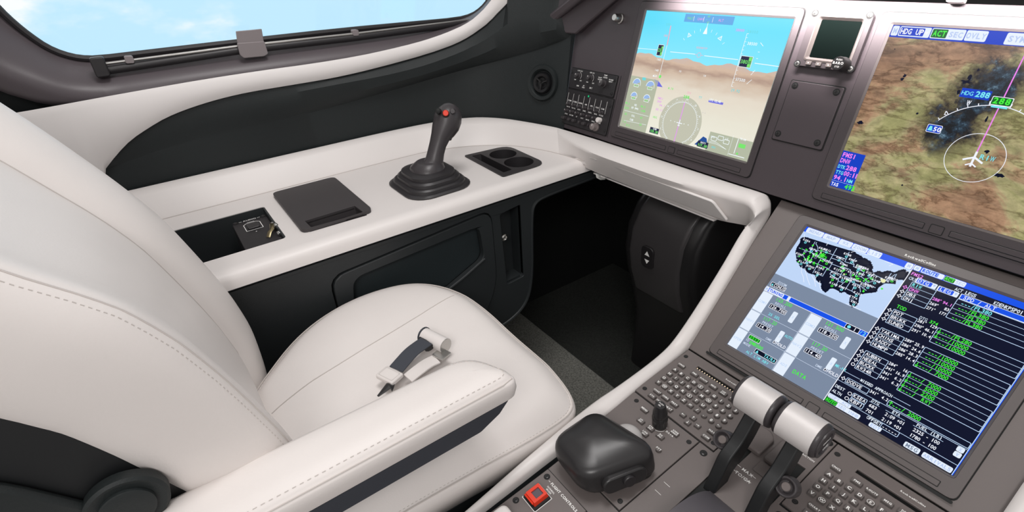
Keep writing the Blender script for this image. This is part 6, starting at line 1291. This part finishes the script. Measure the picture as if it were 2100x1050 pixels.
m = MB(); m.lathe(Fr(kq, (0, 1, 0), (0, 0, 1)), 0, 0, [(.033, -.008), (.033, .002), (.030, .004), (.025, .003), (.022, .003), (.022, .007), (.020, .008), (.009, .0075)], 40); mk('recline_knob', m, WALLB, scv)
# cushion
CX = -.625
plan = [(-.690, -.03), (-.735, .010), (-.785, .059), (-.818, .11), (-.838, .169), (-.842, .23), (-.828, .295), (-.790, .340), (-.729, .368), (-.66, .380), (-.587, .382), (-.52, .388), (-.457, .392), (-.422, .384), (-.415, .340), (-.418, .22), (-.422, .10), (-.424, 0), (-.424, -.05)]
plan = [tuple(p) for p in smoothc(plan, 2)]
plan = [tuple(p) for p in resamp(plan, 84)]
def zr(x): return interp(x, [-.84, -.72, -.50, -.41], [-.540, -.545, -.572, -.604])     # seam height falls towards the pedestal side
def cl(k, dz, in_=0, zabs=None):
    c = np.array([CX, .16]); out = []
    for x, y in plan:
        q = np.array([x, y]); v = q - c; L = np.linalg.norm(v); q2 = c + v * max(0, (k - in_ / L)); out.append(np.array([q2[0], q2[1], (zr(x) if zabs is None else zabs) + dz]))
    return out
m = MB(); rings = [cl(1, 0, .065, -.71), cl(1, 0, .042, -.705), cl(1, 0, .030, -.690), cl(1, -.060, .014), cl(1, -.036, .002), cl(1, -.020, -.002), cl(1, -.010, -.001), cl(1, -.0035, .004), cl(1, -.0045, .0065), cl(1, -.001, .009), cl(1, .008, .020)]
for k_, dz in ((.86, .0135), (.72, .0150), (.55, .0145), (.38, .0135), (.20, .013), (.04, .013)):
    r0_ = cl(k_, 0); c = np.array([CX, .16]); rings.append([np.array([q[0], q[1], zr(q[0]) + dz]) for q in r0_])
m.loft(rings); cush = mk('seat_cushion', m, LEATHER, seat, smooth=80, subd=1)
m = MB(); m.tube(resamp([q + np.array([0, 0, .0006]) for q in cl(1, -.0035, .0042)], 160), .0011, 6); mk('cushion_piping', m, SEAM, cush)
m = MB(); P_ = resamp([q + np.array([0, 0, .0022]) for q in cl(1, -.0042, .0085)], 420)
for a, b in list(zip(P_, P_[1:]))[::2]: m.tube([a, b], .00042, 5)
mk('cushion_stitching', m, SEAM, cush)
def top(x, y): return np.array([x, y, zr(x) + .0140])
m = MB()
sp_ = [zp(u, v, -.541) for u, v in ((556, 845), (640, 785), (750, 718), (860, 655), (932, 612))]
m.tube(drape(cush, resamp(sp_, 40), (0, 0, -1), .0001), .0009, 6); mk('cushion_seam', m, SEAM, cush)
m = MB(); m.prism(flat(0), cround([(-.80, -.20), (-.47, -.20), (-.46, .28), (-.79, .28)], .04), -.98, -.70); m.box(FLAT, -.63, .04, .20, .34, -1.04, -.98, .02); mk('seat_base', m, SIDEB, seat, bevel=.01)
# armrest
ZT = -.440
def apx(u, v, z): return zp(u, v, z)
aL = [(-.466, -.40), (-.466, .16), (-.468, .222), (-.462, .243), (-.448, .256)]
ar = thing('x', '', '', (0, 0, 0)); bpy.data.objects.remove(ar)
def arm_out(ins=0, dz=0):
    pts = cround([(-.393 - ins, -.40), (-.393 - ins, .262 - ins), (-.470 + ins, .232 - ins), (-.472 + ins, -.40)], [0, .020, .030, 0], 7); return pts
m = MB()
def al(ins, z, fz=0): return [np.array([x, y, z + (fz * max(0, (y - .20)) / .05)]) for x, y in arm_out(ins)]
m.loft([al(.008, ZT - .036), al(.001, ZT - .034), al(-.001, ZT - .022), al(.0, ZT - .012), al(.0018, ZT - .0085), al(.0035, ZT - .0080), al(.005, ZT - .004), al(.012, ZT), al(.028, ZT + .0015), al(.036, ZT + .0015)]); apad = mk('armrest_pad', m, LEATHER, seat, smooth=60)
m = MB(); m.tube(resamp([np.array([x, y, ZT - .0078]) for x, y in arm_out(.0025)], 90), .0010, 6); mk('armrest_seam', m, SEAM, apad)
m = MB(); P_ = resamp([np.array([x, y, ZT - .0012]) for x, y in arm_out(.0092)], 360)
for a, b in list(zip(P_, P_[1:]))[::2]:
    if a[0] > -.43 or a[1] > .2: m.tube([a, b], .00042, 5)
mk('armrest_stitching', m, SEAM, apad)
m = MB(); o_ = [(-.394, -.40), (-.394, .245), (-.405, .222), (-.425, .205), (-.468, .190), (-.471, -.40)]
def strip_loop(z, sh): return [np.array([x, y - (sh if y > 0 else 0), z]) for x, y in cround([(-.395, -.40), (-.395, .252), (-.468, .225), (-.471, -.40)], [0, .01, .02, 0], 5)]
m.loft([strip_loop(ZT - .062, .045), strip_loop(ZT - .050, .018), strip_loop(ZT - .036, .004)]); mk('armrest_underside', m, STRAP, seat, smooth=40, label='dark grey strip under the armrest pad')
# ================================================================== buckle and strap on the cushion
bl = thing('seat_belt', 'grey lap belt with metal buckle and cream tab lying on the cushion', 'seat belt', (-.56, .15, -.545))
def sv(x, y): return zp(700 + x * .22857, 640 + y * .22857, -.535)
def ribbon(pts, w_, th, name, mt, label=None, side=None):
    P = [np.array(p) for p in pts]; L = []; Rr = []
    m = MB(); rings = []
    for i, p in enumerate(P):
        t_ = P[min(i + 1, len(P) - 1)] - P[max(i - 1, 0)]; t_ /= np.linalg.norm(t_); s_ = np.cross(t_, (0, 0, 1)); s_ /= np.linalg.norm(s_); u_ = np.cross(s_, t_)
        rings.append([p + s_ * w_ / 2 + u_ * th / 2, p - s_ * w_ / 2 + u_ * th / 2, p - s_ * w_ / 2 - u_ * th / 2, p + s_ * w_ / 2 - u_ * th / 2])
    m.loft(rings); return mk(name, m, mt, bl, label=label, bevel=.0006)
up_ = lambda p, h: p + np.array([0, 0, h])
a = [up_(sv(500, 560), .010), up_(sv(560, 505), .013), up_(sv(640, 440), .018), up_(sv(720, 395), .021), up_(sv(780, 350), .020)]
a = smoothc(a, 2); ribbon(a, .026, .0022, 'webbing', STRAP)
b = [up_(sv(395, 600), .004), up_(sv(450, 600), .011), up_(sv(500, 575), .008)]
cB = (sv(365, 560) + sv(520, 640) + sv(470, 690) + sv(400, 520)) / 4
tv = sv(500, 560) - sv(430, 620); tv[2] = 0; tv /= np.linalg.norm(tv); nv = np.array([0, 0, 1.]); xv = np.cross(tv, nv)
fB = Fr(up_(sv(440, 600), .002), tv, np.cross(nv, tv))
m = MB(); m.box(fB, 0, 0, .024, .034, 0, .008, .002); ctab = mk('cream_tab', m, LEATHER, bl, bevel=.002, label='stitched cream leather tab')
m = MB(); m.line(fB, rr(0, 0, .017, .027, .001, 1), .0006, .0083, closed=True); mk('tab_stitching', m, SEAM, ctab, smooth=0)
m = MB(); m.tube([up_(sv(470, 690), .002), up_(sv(430, 690), .006), up_(sv(330, 765), .002)], [(.008, .003), (.007, .003), (.002, .001)], 8); mk('belt_tongue', m, GLOSSB, bl)
c0 = up_(sv(760, 270), .014); c1 = up_(sv(945, 365), .014)
m = MB(); m.tube([c0, c1], .0125, 20); mk('roller_cover', m, WHITE, bl, label='cream roller cover', smooth=50)
dv = (c1 - c0) / np.linalg.norm(c1 - c0)
m = MB(); m.tube([c0 - dv * .003, c0 - dv * .0005], .0135, 20); mk('roller_end', m, STRAP, bl)
m = MB(); m.tube([c1, c1 + dv * .001], .0118, 20); mk('roller_cap', m, STEEL, bl)
m = MB(); m.tube([up_(sv(735, 300), .014), up_(sv(800, 385), .014)], [(.008, .006)] * 2, 10); mk('buckle_bar', m, GLOSSB, bl)
fP = Fr(up_(sv(905, 410), .006), dv, np.cross((0, 0, 1), dv)); m = MB(); m.box(fP, 0, 0, .022, .020, 0, .003, .001); mk('anchor_plate', m, STEEL, bl, bevel=.0006, label='steel anchor plate')
m = MB(); bt = smoothc([up_(sv(600, 610), .003), up_(sv(680, 560), .006), up_(sv(780, 480), .005), up_(sv(860, 440), .004)], 2); ribbon(bt, .022, .003, 'cream_strap', LEATHER, 'cream strap under the webbing')
# ================================================================== pedal column housing in the footwell
pc = thing('pedal_housing', 'black curved rudder pedal housing with up and down arrow switch in the footwell', 'pedal housing', (-.70, .98, -H0))
Yc = .86
def sect(z, x0, x1, yf, yb, r=.03): return [np.array([x, y, z]) for x, y in cround([(x0, yb), (x0, yf), (x1, yf), (x1, yb)], [0, r, r, 0], 6)]
S_ = [(-1.05, -.79, -.53, .905), (-.95, -.785, -.545, .905), (-.85, -.780, -.560, .895), (-.76, -.785, -.575, .875), (-.70, -.790, -.580, .858), (-.64, -.790, -.580, .848), (-.58, -.786, -.578, .850), (-.53, -.780, -.574, .868), (-.49, -.772, -.570, .900), (-.46, -.764, -.566, .945), (-.445, -.760, -.562, 1.0)]
m = MB(); m.loft([sect(z, x0, x1, yf, 1.18) for z, x0, x1, yf in S_]); mk('housing_body', m, GLOSSB, pc, smooth=60)
m = MB(); m.loft([sect(z, x0 + .028, x1 - .028, yf - .006, yf + .05, .012) for z, x0, x1, yf in S_[3:10]]); mk('raised_front', m, mat('housing_sheen', (.060, .056, .058), .32), pc, smooth=60, bevel=.001)  # colour lightened to stand in for the sheen on the front
q = yp(1329, 527, .842); sfz = Fr((0, .8425, q[2]), (1, 0, 0), (0, -.02, 1))
FP_ = Fr((q[0], .8405, q[2]), (1, 0, 0), (0, -.06, .998))
m = MB(); m.box(FP_, 0, 0, .036, .058, -.004, .0022, .012); spl_ = mk('switch_plate', m, RUBBER, pc, bevel=.0015)
m = MB(); m.face(FP_, [(-.0075, .005), (.0075, .005), (0, .0175)], .0026); m.face(FP_, [(-.0075, -.006), (.0075, -.006), (0, -.0175)], .0026); mk('arrow_marks', m, WHT, spl_, smooth=0, label='white up and down arrows')
